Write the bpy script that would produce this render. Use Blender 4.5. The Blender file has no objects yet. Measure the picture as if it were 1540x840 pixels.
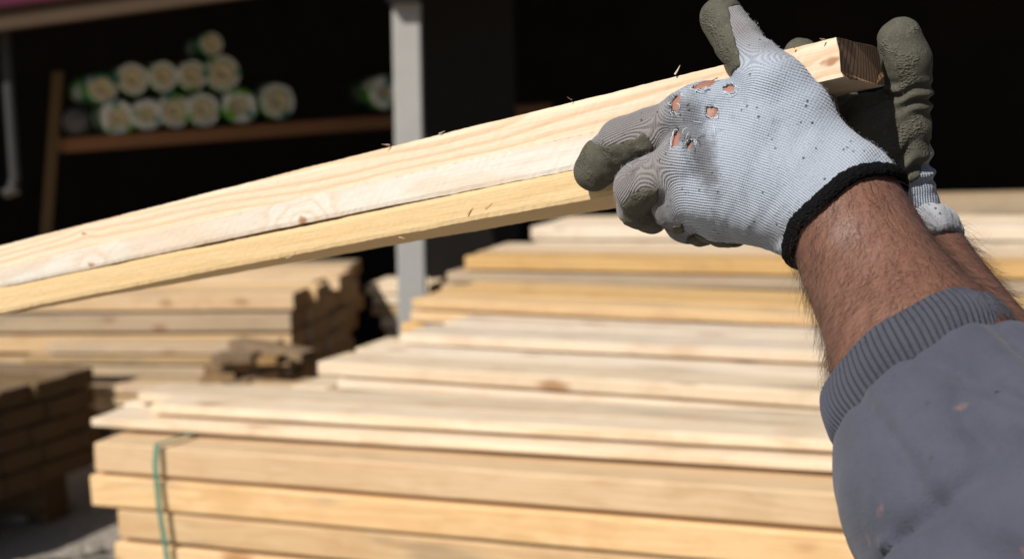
import bpy, math, random
import numpy as np
from mathutils import Vector, Matrix

random.seed(7); np.random.seed(7)
rad = math.radians
scene = bpy.context.scene
COL = scene.collection

# ------------------------------------------------------------------ camera
CAM_Z, PITCH, ROLL = 1.30, rad(7.0), rad(1.7)
F_PX = 1540 * 50 / 36.0
r0 = np.array([1.0, 0, 0]); f0 = np.array([0, math.cos(PITCH), -math.sin(PITCH)])
u0 = np.cross(r0, f0)
R_AX = r0 * math.cos(ROLL) - u0 * math.sin(ROLL)
U_AX = u0 * math.cos(ROLL) + r0 * math.sin(ROLL)
F_AX = f0
C0 = np.array([0, 0, CAM_Z])
M3 = np.stack([R_AX, U_AX, F_AX], 0)          # rows: camera axes in world
def c2w(p): return C0 + np.asarray(p, float) @ M3
def w2c(p): return (np.asarray(p, float) - C0) @ M3.T
def PC(px, py, D): return np.array([(px - 770) / F_PX * D, (420 - py) / F_PX * D, D])
def P(px, py, D): return c2w(PC(px, py, D))

cd = bpy.data.cameras.new('camera'); cam = bpy.data.objects.new('camera', cd); COL.objects.link(cam)
cd.lens = 50; cd.sensor_width = 36; cd.clip_start = 0.02; cd.clip_end = 400
rot = Matrix([list(R_AX), list(U_AX), list(-F_AX)]).transposed()
cam.matrix_world = Matrix.Translation(Vector(C0)) @ rot.to_4x4()
cd.dof.use_dof = True; cd.dof.focus_distance = 0.725; cd.dof.aperture_fstop = 9.5; cd.dof.aperture_blades = 0
scene.camera = cam

# ------------------------------------------------------------------ light
SUN_AZ, SUN_EL = rad(42), rad(44)     # azimuth measured from straight behind the camera towards the left
to_sun = Vector((-math.sin(SUN_AZ) * math.cos(SUN_EL), -math.cos(SUN_AZ) * math.cos(SUN_EL), math.sin(SUN_EL)))
w = bpy.data.worlds.new('World'); scene.world = w; w.use_nodes = True
nt = w.node_tree; nt.nodes.clear()
sky = nt.nodes.new('ShaderNodeTexSky'); sky.sky_type = 'NISHITA'; sky.sun_disc = False
sky.sun_elevation = SUN_EL; sky.sun_rotation = math.atan2(to_sun.x, to_sun.y) % (2 * math.pi)
bg = nt.nodes.new('ShaderNodeBackground'); bg.inputs[1].default_value = 0.05
out = nt.nodes.new('ShaderNodeOutputWorld')
nt.links.new(sky.outputs[0], bg.inputs[0]); nt.links.new(bg.outputs[0], out.inputs[0])
sl = bpy.data.lights.new('sun', 'SUN'); sl.energy = 4.8; sl.angle = rad(0.5); sl.color = (1.0, 0.955, 0.89)
so = bpy.data.objects.new('sun', sl); COL.objects.link(so)
so.rotation_euler = (-to_sun).to_track_quat('-Z', 'Y').to_euler()
scene.view_settings.view_transform = 'Standard'; scene.view_settings.look = 'None'
scene.view_settings.exposure = 0.0; scene.view_settings.gamma = 1.0
scene.render.engine = 'CYCLES'
scene.cycles.use_denoising = True
scene.cycles.max_bounces = 6

# ------------------------------------------------------------------ node helper
class NT:
    def __init__(s, name):
        s.m = bpy.data.materials.new(name); s.m.use_nodes = True
        s.t = s.m.node_tree; s.b = s.t.nodes['Principled BSDF']
    def n(s, typ, **kw):
        x = s.t.nodes.new(typ)
        for k, v in kw.items(): setattr(x, k, v)
        return x
    def link(s, a, b): s.t.links.new(a, b)
    def put(s, sock, v):
        if hasattr(v, 'is_output') or isinstance(v, bpy.types.NodeSocket): s.link(v, sock)
        else: sock.default_value = v
    def math(s, op, a, b=0.0, c=0.0, clamp=False):
        x = s.n('ShaderNodeMath', operation=op, use_clamp=clamp)
        s.put(x.inputs[0], a); s.put(x.inputs[1], b); s.put(x.inputs[2], c)
        return x.outputs[0]
    def vmath(s, op, a, b=(0, 0, 0)):
        x = s.n('ShaderNodeVectorMath', operation=op); s.put(x.inputs[0], a); s.put(x.inputs[1], b)
        return x.outputs['Value'] if op in ('LENGTH', 'DISTANCE', 'DOT_PRODUCT') else x.outputs[0]
    def coord(s, k='Object'): return s.n('ShaderNodeTexCoord').outputs[k]
    def attr(s, k, o='Fac'): return s.n('ShaderNodeAttribute', attribute_name=k).outputs[o]
    def mapv(s, v, scale=(1, 1, 1), loc=(0, 0, 0)):
        x = s.n('ShaderNodeMapping'); s.put(x.inputs['Vector'], v)
        x.inputs['Scale'].default_value = scale; x.inputs['Location'].default_value = loc
        return x.outputs[0]
    def noise(s, v, scale, detail=3.0, rough=0.5, dist=0.0):
        x = s.n('ShaderNodeTexNoise'); s.put(x.inputs['Vector'], v); x.inputs['Scale'].default_value = scale
        x.inputs['Detail'].default_value = detail; x.inputs['Roughness'].default_value = rough
        x.inputs['Distortion'].default_value = dist
        return x.outputs['Fac']
    def voro(s, v, scale, out='Distance', feature='F1', rnd=1.0):
        x = s.n('ShaderNodeTexVoronoi', feature=feature); s.put(x.inputs['Vector'], v); x.inputs['Scale'].default_value = scale
        x.inputs['Randomness'].default_value = rnd
        return x.outputs[out]
    def ramp(s, v, stops, interp='LINEAR'):
        x = s.n('ShaderNodeValToRGB'); s.put(x.inputs[0], v); cr = x.color_ramp; cr.interpolation = interp
        while len(cr.elements) < len(stops): cr.elements.new(0.5)
        for e, (p, c) in zip(cr.elements, stops):
            e.position = p; e.color = (c, c, c, 1) if isinstance(c, (int, float)) else (*c, 1)
        return x.outputs[0]
    def mix(s, f, a, b, mode='MIX'):
        x = s.n('ShaderNodeMix', data_type='RGBA', blend_type=mode)
        s.put(x.inputs[0], f)
        for i, v in ((6, a), (7, b)):
            s.put(x.inputs[i], (*v, 1) if isinstance(v, tuple) and len(v) == 3 else v)
        return x.outputs[2]
    def smooth(s, v, lo, hi):
        x = s.n('ShaderNodeMapRange', interpolation_type='SMOOTHSTEP'); s.put(x.inputs[0], v)
        x.inputs[1].default_value = lo; x.inputs[2].default_value = hi
        return x.outputs[0]
    def bump(s, h, dist, strength=1.0, normal=None):
        x = s.n('ShaderNodeBump'); s.put(x.inputs['Height'], h); x.inputs['Distance'].default_value = dist
        x.inputs['Strength'].default_value = strength
        if normal is not None: s.link(normal, x.inputs['Normal'])
        return x.outputs[0]
    def done(s, color=None, rough=None, normal=None, spec=None, **kw):
        if color is not None: s.put(s.b.inputs['Base Color'], (*color, 1) if isinstance(color, tuple) and len(color) == 3 else color)
        if rough is not None: s.put(s.b.inputs['Roughness'], rough)
        if normal is not None: s.link(normal, s.b.inputs['Normal'])
        if spec is not None: s.b.inputs['Specular IOR Level'].default_value = spec
        for k, v in kw.items(): s.put(s.b.inputs[k.replace('_', ' ')], v)
        return s.m

def plain(name, col, rough=0.7, var=0.25, scale=8.0, bumpd=0.0, metallic=0.0, spec=0.3):
    t = NT(name); v = t.coord()
    n = t.noise(v, scale, 5, 0.6)
    c = t.mix(n, tuple(x * (1 - var) for x in col), tuple(min(1, x * (1 + var)) for x in col))
    nor = t.bump(t.noise(v, scale * 6, 4), bumpd) if bumpd else None
    return t.done(c, rough, nor, spec, Metallic=metallic)

# hero / stack timber: growth rings round a pith line parallel to x, plus knots
def wood(name, early, late, pith=(0, -0.05, 0.01), spacing=0.0042, wob=0.006, knots=(), rand=False, fuzz=0.00015,
         saw=0.0, contrast=1.0, streak=0.3, stain=None, cell_knots=False, rough=0.62, endgrain=None):
    t = NT(name); v = t.coord()
    rnd = None
    if rand:
        rnd = t.n('ShaderNodeObjectInfo').outputs['Random']
        off = t.n('ShaderNodeCombineXYZ'); t.put(off.inputs[0], t.math('MULTIPLY', rnd, 37.0))
        t.put(off.inputs[1], t.math('MULTIPLY', rnd, 0.11)); t.put(off.inputs[2], t.math('MULTIPLY', rnd, 0.07))
        vr = t.vmath('ADD', v, off.outputs[0])
    else: vr = v
    sep = t.n('ShaderNodeSeparateXYZ'); t.link(vr, sep.inputs[0])
    sv = t.mapv(vr, (0.9, 6, 6))
    n1 = t.math('SUBTRACT', t.noise(sv, 2.0, 2), 0.5)
    n2 = t.math('SUBTRACT', t.noise(t.mapv(vr, (3.5, 14, 14), (3, 7, 1)), 1.6, 2), 0.5)
    y = t.math('SUBTRACT', sep.outputs[1], pith[1]); z = t.math('SUBTRACT', sep.outputs[2], pith[2])
    d = t.math('SQRT', t.math('ADD', t.math('MULTIPLY', y, y), t.math('MULTIPLY', z, z)))
    d = t.math('ADD', d, t.math('MULTIPLY', n1, wob * 3.2)); d = t.math('ADD', d, t.math('MULTIPLY', n2, wob * 0.9))
    kn = None
    for (kx, ky, kz, kr, ks) in knots:
        nzc = t.n('ShaderNodeTexNoise'); t.put(nzc.inputs['Vector'], v); nzc.inputs['Scale'].default_value = 75; nzc.inputs['Detail'].default_value = 2
        jig = t.vmath('MULTIPLY', t.vmath('SUBTRACT', nzc.outputs['Color'], (0.5, 0.5, 0.5)), (0.014, 0.0, 0.006))
        dv = t.vmath('MULTIPLY', t.vmath('ADD', t.vmath('SUBTRACT', v, (kx, ky, kz)), jig), (0.50, 0.3, 1.0))
        dl = t.vmath('LENGTH', dv)
        g = t.math('EXPONENT', t.math('MULTIPLY', t.math('MULTIPLY', dl, dl), -1.0 / (2 * (kr * 2.6) ** 2)))
        d = t.math('ADD', d, t.math('MULTIPLY', g, ks))
        dn = t.math('ADD', dl, t.math('MULTIPLY', t.math('SUBTRACT', t.noise(v, 160, 2), 0.5), kr * 0.7))
        spot = t.math('SUBTRACT', 1.0, t.smooth(dn, kr * 0.35, kr))
        kn = spot if kn is None else t.math('MAXIMUM', kn, spot)
    ph = t.math('FRACT', t.math('DIVIDE', d, spacing))
    ring = t.ramp(ph, [(0.0, 0.0), (0.45, 0.12), (0.82, 1.0), (0.93, 0.75), (1.0, 0.0)])
    ringc = t.math('MULTIPLY', ring, contrast, clamp=True)
    fib = t.noise(t.mapv(vr, (12, 900, 900)), 1.0, 3, 0.7)
    blot = t.noise(t.mapv(vr, (2.5, 9, 9), (5, 1, 2)), 1.2, 4, 0.6)
    c = t.mix(ringc, early, late)
    c = t.mix(t.math('MULTIPLY', t.smooth(blot, 0.45, 0.75), streak), c, tuple(x * q for x, q in zip(late, (0.92, 0.82, 0.7))))
    c = t.mix(t.math('MULTIPLY', t.smooth(fib, 0.35, 0.75), 0.28), c, tuple(x * 0.72 for x in late))
    if cell_knots:
        vk = t.mapv(vr, (2.0, 5.0, 5.0))
        kd = t.voro(vk, 1.9)
        s1 = t.math('SUBTRACT', 1.0, t.smooth(t.math('ADD', kd, t.math('MULTIPLY', t.noise(vk, 12, 2), 0.09)), 0.10, 0.22))
        c = t.mix(t.math('MULTIPLY', s1, 0.75), c, (0.30, 0.13, 0.045))
        st = t.smooth(t.noise(t.mapv(vr, (1.6, 11, 11), (9, 4, 4)), 1.0, 4, 0.65), 0.57, 0.70)
        c = t.mix(t.math('MULTIPLY', st, 0.6), c, (0.25, 0.21, 0.16))
        mot = t.noise(t.mapv(vr, (9, 16, 16), (1, 2, 3)), 1.0, 4, 0.65)
        c = t.mix(t.math('MULTIPLY', t.smooth(mot, 0.45, 0.7), 0.35), c, (0.50, 0.30, 0.14))
    if kn is not None:
        c = t.mix(t.math('MULTIPLY', kn, 0.8), c, (0.36, 0.14, 0.05))
    if stain is not None:
        s2 = t.smooth(t.noise(t.mapv(vr, (3, 18, 18), (2, 8, 5)), 1.0, 5, 0.7), 0.50, 0.72)
        c = t.mix(t.math('MULTIPLY', s2, stain[1]), c, stain[0])
    if rand:
        hsv = t.n('ShaderNodeHueSaturation'); t.put(hsv.inputs['Color'], c)
        wn = t.n('ShaderNodeTexWhiteNoise', noise_dimensions='1D'); t.put(wn.inputs['W'], t.math('MULTIPLY', rnd, 91.0))
        wn2 = t.n('ShaderNodeTexWhiteNoise', noise_dimensions='1D'); t.put(wn2.inputs['W'], t.math('MULTIPLY', rnd, 311.0))
        t.put(hsv.inputs['Value'], t.math('ADD', 0.88, t.math('MULTIPLY', wn.outputs['Value'], 0.28)))
        t.put(hsv.inputs['Saturation'], t.math('ADD', 0.82, t.math('MULTIPLY', wn2.outputs['Value'], 0.28)))
        c = hsv.outputs[0]
    h = t.math('ADD', t.math('MULTIPLY', fib, 0.6), t.math('MULTIPLY', t.noise(t.mapv(vr, (60, 400, 400)), 1.0, 4, 0.7), 0.8))
    if saw:
        sx = t.math('ADD', t.math('MULTIPLY', sep.outputs[0], 1.0), t.math('MULTIPLY', sep.outputs[2], 0.25))
        sw = t.math('SINE', t.math('ADD', t.math('MULTIPLY', sx, 2 * math.pi / 0.0045), t.math('MULTIPLY', n2, 8.0)))
        h = t.math('ADD', h, t.math('MULTIPLY', sw, saw))
    nor = t.bump(h, fuzz)
    if endgrain is not None:
        nrm = t.vmath('ABSOLUTE', t.n('ShaderNodeTexCoord').outputs['Normal'])
        sx2 = t.n('ShaderNodeSeparateXYZ'); t.link(nrm, sx2.inputs[0])
        ef = t.smooth(sx2.outputs[0], 0.6, 0.85)
        n9 = t.noise(t.mapv(v, (10, 260, 260)), 1.0, 5, 0.75)
        ec = t.mix(t.math('MULTIPLY', t.math('ADD', ring, n9), 0.6, clamp=True), endgrain[0], endgrain[1])
        c = t.mix(ef, c, ec)
        hb = t.math('ADD', h, t.math('MULTIPLY', t.math('MULTIPLY', t.math('ADD', ring, n9), ef), 6.0))
        nor = t.bump(hb, fuzz)
    return t.done(c, rough, nor, 0.25)

def board_at(px, py, top, pxr):
    iD_ = lambda q: 1.0 / (0.9346 + 0.000393 * q)
    ln = lambda q: top[0][1] + (top[1][1] - top[0][1]) * (q - top[0][0]) / (top[1][0] - top[0][0])
    a, b, m = (PC(q, ln(q), iD_(q)) for q in (-420, pxr, px))
    return float(np.linalg.norm(m - a) - np.linalg.norm(b - a) / 2), -float((py - ln(px)) * iD_(px) / F_PX)
TB = ((0, 404), (1265, 116)); TA = ((0, 370), (1257, 57))
kB1 = board_at(452, 328, TB, 1190); kB2 = board_at(135, 397, TB, 1190); kB3 = board_at(515, 305, TB, 1190); kA1 = board_at(125, 352, TA, 1258); kA2 = board_at(163, 350, TA, 1258); kA3 = board_at(1245, 92, TA, 1258)
W_A = wood('timber_salmon_grain', (0.79, 0.66, 0.49), (0.66, 0.41, 0.23), pith=(0, -0.045, 0.018), spacing=0.0042, wob=0.012, contrast=0.62, streak=0.12,
           knots=((kA1[0], 0, kA1[1], 0.0014, 0.002), (kA3[0], 0, kA3[1], 0.0025, 0.003)), fuzz=0.00012,
           endgrain=((0.50, 0.30, 0.165), (0.13, 0.065, 0.028)))
W_B = wood('timber_pale_white', (0.76, 0.71, 0.63), (0.68, 0.50, 0.33), pith=(0, -0.14, -0.08), spacing=0.009, wob=0.016, contrast=0.5, streak=0.3,
           knots=((kB1[0], 0, kB1[1] - 0.002, 0.0034, 0.030), (kB2[0], 0, kB2[1], 0.003, 0.012)), fuzz=0.00010, rough=0.5, stain=((0.46, 0.44, 0.36), 0.35),
           endgrain=((0.50, 0.30, 0.165), (0.13, 0.065, 0.028)))
W_C = wood('timber_yellow_rough', (0.72, 0.53, 0.29), (0.64, 0.43, 0.20), pith=(0, -0.3, 0.1), spacing=0.006, wob=0.010, contrast=0.45, streak=0.2,
           saw=0.05, fuzz=0.0005, rough=0.8, endgrain=((0.50, 0.30, 0.165), (0.13, 0.065, 0.028)))
EG = ((0.42, 0.22, 0.075), (0.22, 0.105, 0.033))
W_S5 = wood('timber_stack_orange', (0.72, 0.47, 0.20), (0.58, 0.33, 0.115), spacing=0.008, wob=0.02, rand=True, contrast=0.7, cell_knots=True, endgrain=EG)
W_S1 = wood('timber_stack_yellow', (0.74, 0.53, 0.31), (0.60, 0.375, 0.19), spacing=0.008, wob=0.02, rand=True, contrast=0.6, cell_knots=True, endgrain=EG)
W_S2 = wood('timber_stack_pale', (0.80, 0.67, 0.50), (0.68, 0.48, 0.29), spacing=0.009, wob=0.02, rand=True, contrast=0.5, cell_knots=True, endgrain=EG)
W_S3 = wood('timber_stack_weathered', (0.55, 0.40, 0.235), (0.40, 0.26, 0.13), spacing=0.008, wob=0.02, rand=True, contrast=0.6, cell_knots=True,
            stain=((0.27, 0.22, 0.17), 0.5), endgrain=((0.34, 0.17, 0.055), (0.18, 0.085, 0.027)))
W_S4 = wood('timber_shade_dark', (0.26, 0.17, 0.085), (0.16, 0.095, 0.04), spacing=0.008, wob=0.02, rand=True, endgrain=((0.11, 0.055, 0.016), (0.055, 0.026, 0.008)))  # darkened wood: shade on the near left pile is put into its colour
M_shelf = wood('timber_shelf_brown', (0.30, 0.15, 0.07), (0.2, 0.09, 0.04), spacing=0.01, rand=False)
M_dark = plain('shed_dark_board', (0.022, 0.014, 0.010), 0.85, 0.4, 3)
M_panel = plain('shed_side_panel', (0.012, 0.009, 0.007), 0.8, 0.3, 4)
M_post = plain('post_grey_paint', (0.34, 0.33, 0.31), 0.6, 0.12, 14, 0.0004)
M_fascia = plain('fascia_magenta', (0.07, 0.004, 0.022), 0.5, 0.2, 5)
M_rusty = plain('roof_beam_brown', (0.065, 0.04, 0.022), 0.8, 0.3, 6)
M_conc = plain('platform_concrete', (0.26, 0.25, 0.23), 0.9, 0.25, 5, 0.002)
M_core = plain('roll_cream_core', (0.58, 0.52, 0.35), 0.8, 0.18, 40)
M_film = plain('roll_white_film', (0.42, 0.44, 0.43), 0.35, 0.1, 20)
M_strap = plain('strap_teal', (0.09, 0.22, 0.16), 0.4, 0.15, 30)
M_bag = plain('grey_plastic_bag', (0.14, 0.135, 0.14), 0.4, 0.4, 30, 0.004)
M_black = plain('matt_black', (0.008, 0.008, 0.009), 0.8, 0.3, 4, 0.003)
M_stone = plain('rubble_stone', (0.27, 0.24, 0.20), 0.9, 0.2, 20, 0.003)

# ------------------------------------------------------------------ mesh helpers
def tag(o, label=None, cat=None, group=None, kind=None):
    for k, v in (('label', label), ('category', cat), ('group', group), ('kind', kind)):
        if v: o[k] = v
    return o
def mesh_obj(name, V, Fc, mat=None, parent=None, smooth=False, loc=None, mw=None):
    me = bpy.data.meshes.new(name)
    V = np.asarray(V, np.float32)
    if isinstance(Fc, np.ndarray):
        n, k = Fc.shape
        me.vertices.add(len(V)); me.vertices.foreach_set('co', V.ravel())
        me.loops.add(n * k); me.loops.foreach_set('vertex_index', Fc.astype(np.int32).ravel())
        me.polygons.add(n); me.polygons.foreach_set('loop_start', np.arange(0, n * k, k, dtype=np.int32))
        me.update(calc_edges=True); me.validate()
    else:
        me.from_pydata([tuple(map(float, v)) for v in V], [], [tuple(f) for f in Fc]); me.update()
    if smooth: me.polygons.foreach_set('use_smooth', np.ones(len(me.polygons), bool))
    if mat: me.materials.append(mat)
    o = bpy.data.objects.new(name, me); COL.objects.link(o)
    if mw is not None: o.matrix_world = mw
    elif loc is not None: o.location = loc
    if parent is not None: o.parent = parent
    return o
def empty(name, loc=(0, 0, 0), rz=0):
    o = bpy.data.objects.new(name, None); COL.objects.link(o); o.location = loc; o.rotation_euler = (0, 0, rz)
    o.empty_display_size = 0.1
    return o
def box_vf(x0, x1, y0, y1, z0, z1):
    V = [(x, y, z) for x in (x0, x1) for y in (y0, y1) for z in (z0, z1)]
    return V, [(0, 1, 3, 2), (4, 6, 7, 5), (0, 4, 5, 1), (2, 3, 7, 6), (0, 2, 6, 4), (1, 5, 7, 3)]
def bevel(o, wd=0.004, seg=2):
    m = o.modifiers.new('b', 'BEVEL'); m.width = wd; m.segments = seg; m.limit_method = 'ANGLE'; return o
def box_obj(name, x0, x1, y0, y1, z0, z1, mat, parent=None, bv=0.004, **kw):
    V, Fc = box_vf(x0, x1, y0, y1, z0, z1)
    o = mesh_obj(name, V, Fc, mat, parent, **kw)
    if bv: bevel(o, bv)
    return o
def tube_vf(pts, rads, n=8, closed=False, cap=True):
    pts = np.asarray(pts, float); m = len(pts)
    rads = np.broadcast_to(rads, (m,))
    T = np.gradient(pts, axis=0) if not closed else np.roll(pts, -1, 0) - np.roll(pts, 1, 0)
    T /= np.linalg.norm(T, axis=1)[:, None] + 1e-12
    a = np.array([0, 0, 1.0]) if abs(T[0][2]) < 0.9 else np.array([1.0, 0, 0])
    V = []
    for i in range(m):
        a = a - T[i] * (a @ T[i]); a /= np.linalg.norm(a); b = np.cross(T[i], a)
        for j in range(n):
            q = 2 * math.pi * j / n
            V.append(pts[i] + rads[i] * (math.cos(q) * a + math.sin(q) * b))
    Fc = []
    for i in range(m if closed else m - 1):
        i2 = (i + 1) % m
        for j in range(n):
            j2 = (j + 1) % n
            Fc.append((i * n + j, i * n + j2, i2 * n + j2, i2 * n + j))
    if cap and not closed:
        Fc.append(tuple(range(n))[::-1]); Fc.append(tuple((m - 1) * n + j for j in range(n)))
    return V, Fc

# a sawn plank: long axis x, face y, height z, edges slightly wavy
def plank_vf(L, wd, h, seg=14, bow=0.0, rag=0.0012, wane=0.0, rng=random):
    xs = [L * (i / seg - 0.5) for i in range(seg + 1)]
    b = min(0.003, h * 0.12)
    sec = [(-wd/2 + b, -h/2), (wd/2 - b, -h/2), (wd/2, -h/2 + b), (wd/2, h/2 - b), (wd/2 - b, h/2), (-wd/2 + b, h/2), (-wd/2, h/2 - b), (-wd/2, -h/2 + b)]
    V, Fc = [], []
    p1, p2 = rng.uniform(0, 6), rng.uniform(0, 6)
    e0 = rng.uniform(-0.02, 0.02)
    for i, x in enumerate(xs):
        s = 2 * x / L
        for (y, z) in sec:
            xx = x + (y * e0 if i in (0, seg) else 0)
            V.append((xx, y + bow * (1 - s * s) + rng.uniform(-rag, rag), z + 0.4 * rag * math.sin(3 * s + p1) + rng.uniform(-rag, 0) * 0.6))
    for i in range(seg):
        for j in range(8):
            Fc.append((i*8+j, (i+1)*8+j, (i+1)*8+(j+1) % 8, i*8+(j+1) % 8))
    Fc.append(tuple(range(8))); Fc.append(tuple(seg*8+j for j in range(8))[::-1])
    return V, Fc

# ------------------------------------------------------------------ ground, platform
t = NT('dusty_ground'); v = t.coord()
g1 = t.noise(v, 1.3, 6, 0.6); g2 = t.noise(v, 40, 4, 0.7); g3 = t.voro(v, 55)
c = t.mix(g1, (0.22, 0.185, 0.145), (0.36, 0.32, 0.27)); c = t.mix(t.smooth(g2, 0.45, 0.7), c, (0.42, 0.385, 0.34))
M_ground = t.done(c, 0.95, t.bump(t.math('ADD', g2, t.math('MULTIPLY', g3, 0.6)), 0.012))
tag(mesh_obj('ground', [(-150, -150, 0), (150, -150, 0), (150, 150, 0), (-150, 150, 0)], [(0, 1, 2, 3)], M_ground), kind='structure')

def plank(name, cen, yaw, L, wd, h, mat, label, group, tilt=0.0, roll=0.0, cat='plank', rag=0.0012, bow=0.0):
    V, Fc = plank_vf(L, wd, h, rag=rag, bow=bow)
    o = mesh_obj(name, V, Fc, mat)
    o.location = cen; o.rotation_euler = (roll, tilt, yaw)
    return tag(o, label, cat, group)

def stack(corner, yaw, layers, group, phrase, side='left', name='timber_plank', cat='plank', gap=0.0):
    """corner: world point of the top front end; layers from the top down: (h, [(width, material)...], length, end shift, set back, words)."""
    ex = np.array([math.cos(yaw), math.sin(yaw), 0]); ey = np.array([-math.sin(yaw), math.cos(yaw), 0])
    z = corner[2]
    for li, (h, ws, L, dx, dy, desc) in enumerate(layers):
        y = dy
        for wi, wdm in enumerate(ws):
            wd, mat = wdm[0], wdm[1]
            sh = dx + (wdm[2] if len(wdm) > 2 else random.uniform(-0.012, 0.012))
            mid = sh + L / 2 if side == 'left' else -sh - L / 2
            cpos = np.array(corner) * [1, 1, 0] + ex * mid + ey * (y + wd / 2) + np.array([0, 0, z - h / 2])
            which = ('front plank' if wi == 0 else ['second plank back', 'third plank back', 'fourth plank back', 'fifth plank back', 'sixth plank back'][min(wi - 1, 4)]) if len(ws) > 1 else 'plank'
            d2 = wdm[3] if len(wdm) > 3 else desc
            plank(name, cpos, yaw + random.uniform(-0.004, 0.004), L, wd - 0.002, h - random.uniform(0.003, 0.008), mat, f'{d2} {which}, {phrase(li)}', group,
                  roll=random.uniform(-0.01, 0.01) if li == 0 else 0)
            y += wd + random.uniform(0.001, 0.006)
        z -= h + random.uniform(0.0, 0.002) + gap
    return z
ORD = ['top', 'second', 'third', 'fourth', 'fifth', 'sixth', 'seventh', 'eighth']
def ph(where): return lambda i: f'{ORD[i]} layer of the {where}'

Y, Pp, Wt = W_S1, W_S2, W_S3
YF = rad(-21)
# front stack with the strap
cF = P(141, 664, 2.4)
exF = np.array([math.cos(YF), math.sin(YF), 0]); eyF = np.array([-math.sin(YF), math.cos(YF), 0])
zb = stack(cF, YF, [(0.056, [(0.10, Y), (0.10, Y)], 2.9, 0, 0, 'tan'), (0.056, [(0.10, Y), (0.10, Y)], 2.9, -0.003, -0.004, 'yellowish'),
                    (0.056, [(0.10, Y), (0.10, Y)], 2.9, 0.03, 0.0, 'knotty tan'), (0.056, [(0.10, Y), (0.10, Y)], 2.9, 0.035, 0, 'shaded tan')],
           'planks of the strapped front stack', ph('strapped front stack'))
cF2 = cF + np.array([0, 0, 0.047]) + eyF * 0.075 - exF * 0.06
stack(cF2, YF + rad(0.5), [(0.022, [(0.08, Pp, 0.10), (0.10, Pp, 0.02)], 2.7, 0.0, 0.03, 'thin whitish'), (0.022, [(0.115, Pp, 0.0), (0.12, Pp, -0.02)], 2.8, 0.0, 0.0, 'thin cream')],
      'thin boards lying on the strapped front stack', lambda i: ['upper', 'lower'][i] + ' thin layer on the strapped stack')
# stacks behind it
G0 = P(478, 543, 2.85)
stack(G0, rad(-26), [(0.030, [(0.12, Pp), (0.12, Pp)], 3.0, 0, 0, 'bright knotty'), (0.022, [(0.13, Pp), (0.13, Pp)], 3.0, 0.05, -0.01, 'thin pinkish'),
                     (0.022, [(0.14, Wt), (0.14, Pp)], 3.0, 0.0, -0.015, 'thin reddish'), (0.05, [(0.16, Pp), (0.12, Pp)], 3.0, -0.14, -0.05, 'pale broad'),
                     (0.05, [(0.17, Y), (0.12, Y)], 3.0, -0.04, -0.03, 'tan')],
      'planks of the bright knotty stack', ph('bright stack behind the strap'))
H0 = P(600, 500, 3.15)
stack(H0, rad(-24), [(0.028, [(0.15, Pp, 0.0), (0.15, Pp, 0.03)], 3.0, 0.0, 0, 'whitish grey-stained'), (0.04, [(0.16, Pp, -0.05), (0.15, Pp)], 3.0, -0.04, -0.04, 'whitish'),
                     (0.05, [(0.18, Pp), (0.15, Y)], 3.0, 0.0, 0, 'cream')],
      'planks of the whitish stained stack', ph('whitish grey-stained stack'))
I0 = P(612, 447, 3.7)
stack(I0, rad(-27), [(0.032, [(0.12, W_S5), (0.12, W_S5), (0.12, W_S5)], 3.2, 0.02, 0, 'orange-yellow'), (0.034, [(0.12, W_S5), (0.12, W_S5), (0.12, W_S5)], 3.2, 0.0, -0.004, 'yellow'),
                     (0.036, [(0.12, W_S5), (0.12, W_S5)], 3.2, -0.03, 0, 'deep yellow'), (0.05, [(0.15, W_S5), (0.12, W_S5)], 3.2, 0.03, 0, 'ochre')],
      'planks of the orange-yellow stack', ph('orange-yellow stack'))
J0 = P(680, 386, 4.4)
stack(J0, rad(-22), [(0.045, [(0.15, W_S5, 0.03), (0.15, Y), (0.15, Pp)], 3.4, 0.0, 0.03, 'orange-tan'), (0.038, [(0.18, Wt), (0.15, Y)], 3.4, -0.02, 0, 'tan'),
                     (0.045, [(0.18, Wt), (0.15, Wt)], 3.4, -0.04, 0, 'grey weathered'), (0.05, [(0.18, Wt), (0.15, Y)], 3.4, 0.0, 0.02, 'brown')],
      'planks of the orange and grey stack', ph('orange and grey stack'))
K0 = P(800, 340, 5.0)
stack(K0, rad(-19), [(0.05, [(0.15, Pp), (0.15, Pp), (0.15, Pp)], 4.2, 0.0, 0, 'pinkish tan'), (0.06, [(0.18, Pp), (0.15, Y)], 4.2, 0.0, -0.01, 'pale tan'),
                     (0.06, [(0.18, Wt), (0.15, Y)], 4.2, 0.0, 0, 'dull brown')],
      'planks of the pinkish back stack', ph('pinkish stack below the fingertips'))
K1 = P(1330, 300, 5.9)
stack(K1, rad(-8), [(0.075, [(0.2, Wt), (0.2, Wt)], 3.4, 0.0, 0, 'dim brown'), (0.07, [(0.2, Wt), (0.15, Y)], 3.4, 0.0, 0, 'dusky')],
      'planks of the farthest dim stack', ph('farthest dim stack'))
# platform under the right-hand stacks
zt = 0.5
pl = [cF + exF * 0.10 + eyF * 0.03, cF + exF * 3.0 + eyF * 0.03]
poly = [pl[0][:2], pl[1][:2], (4.6, 1.9), (4.6, 7.2), (0.35, 6.6), (-0.15, 4.9), (-0.18, 3.9), (-0.25, 3.3)]
n = len(poly)
V = [(x, y, 0) for x, y in poly] + [(x, y, 0.505) for x, y in poly]
tag(mesh_obj('concrete_platform', V, [tuple(range(n, 2*n))] + [(i, (i+1) % n, n + (i+1) % n, n + i) for i in range(n)], M_conc), kind='structure')
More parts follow.
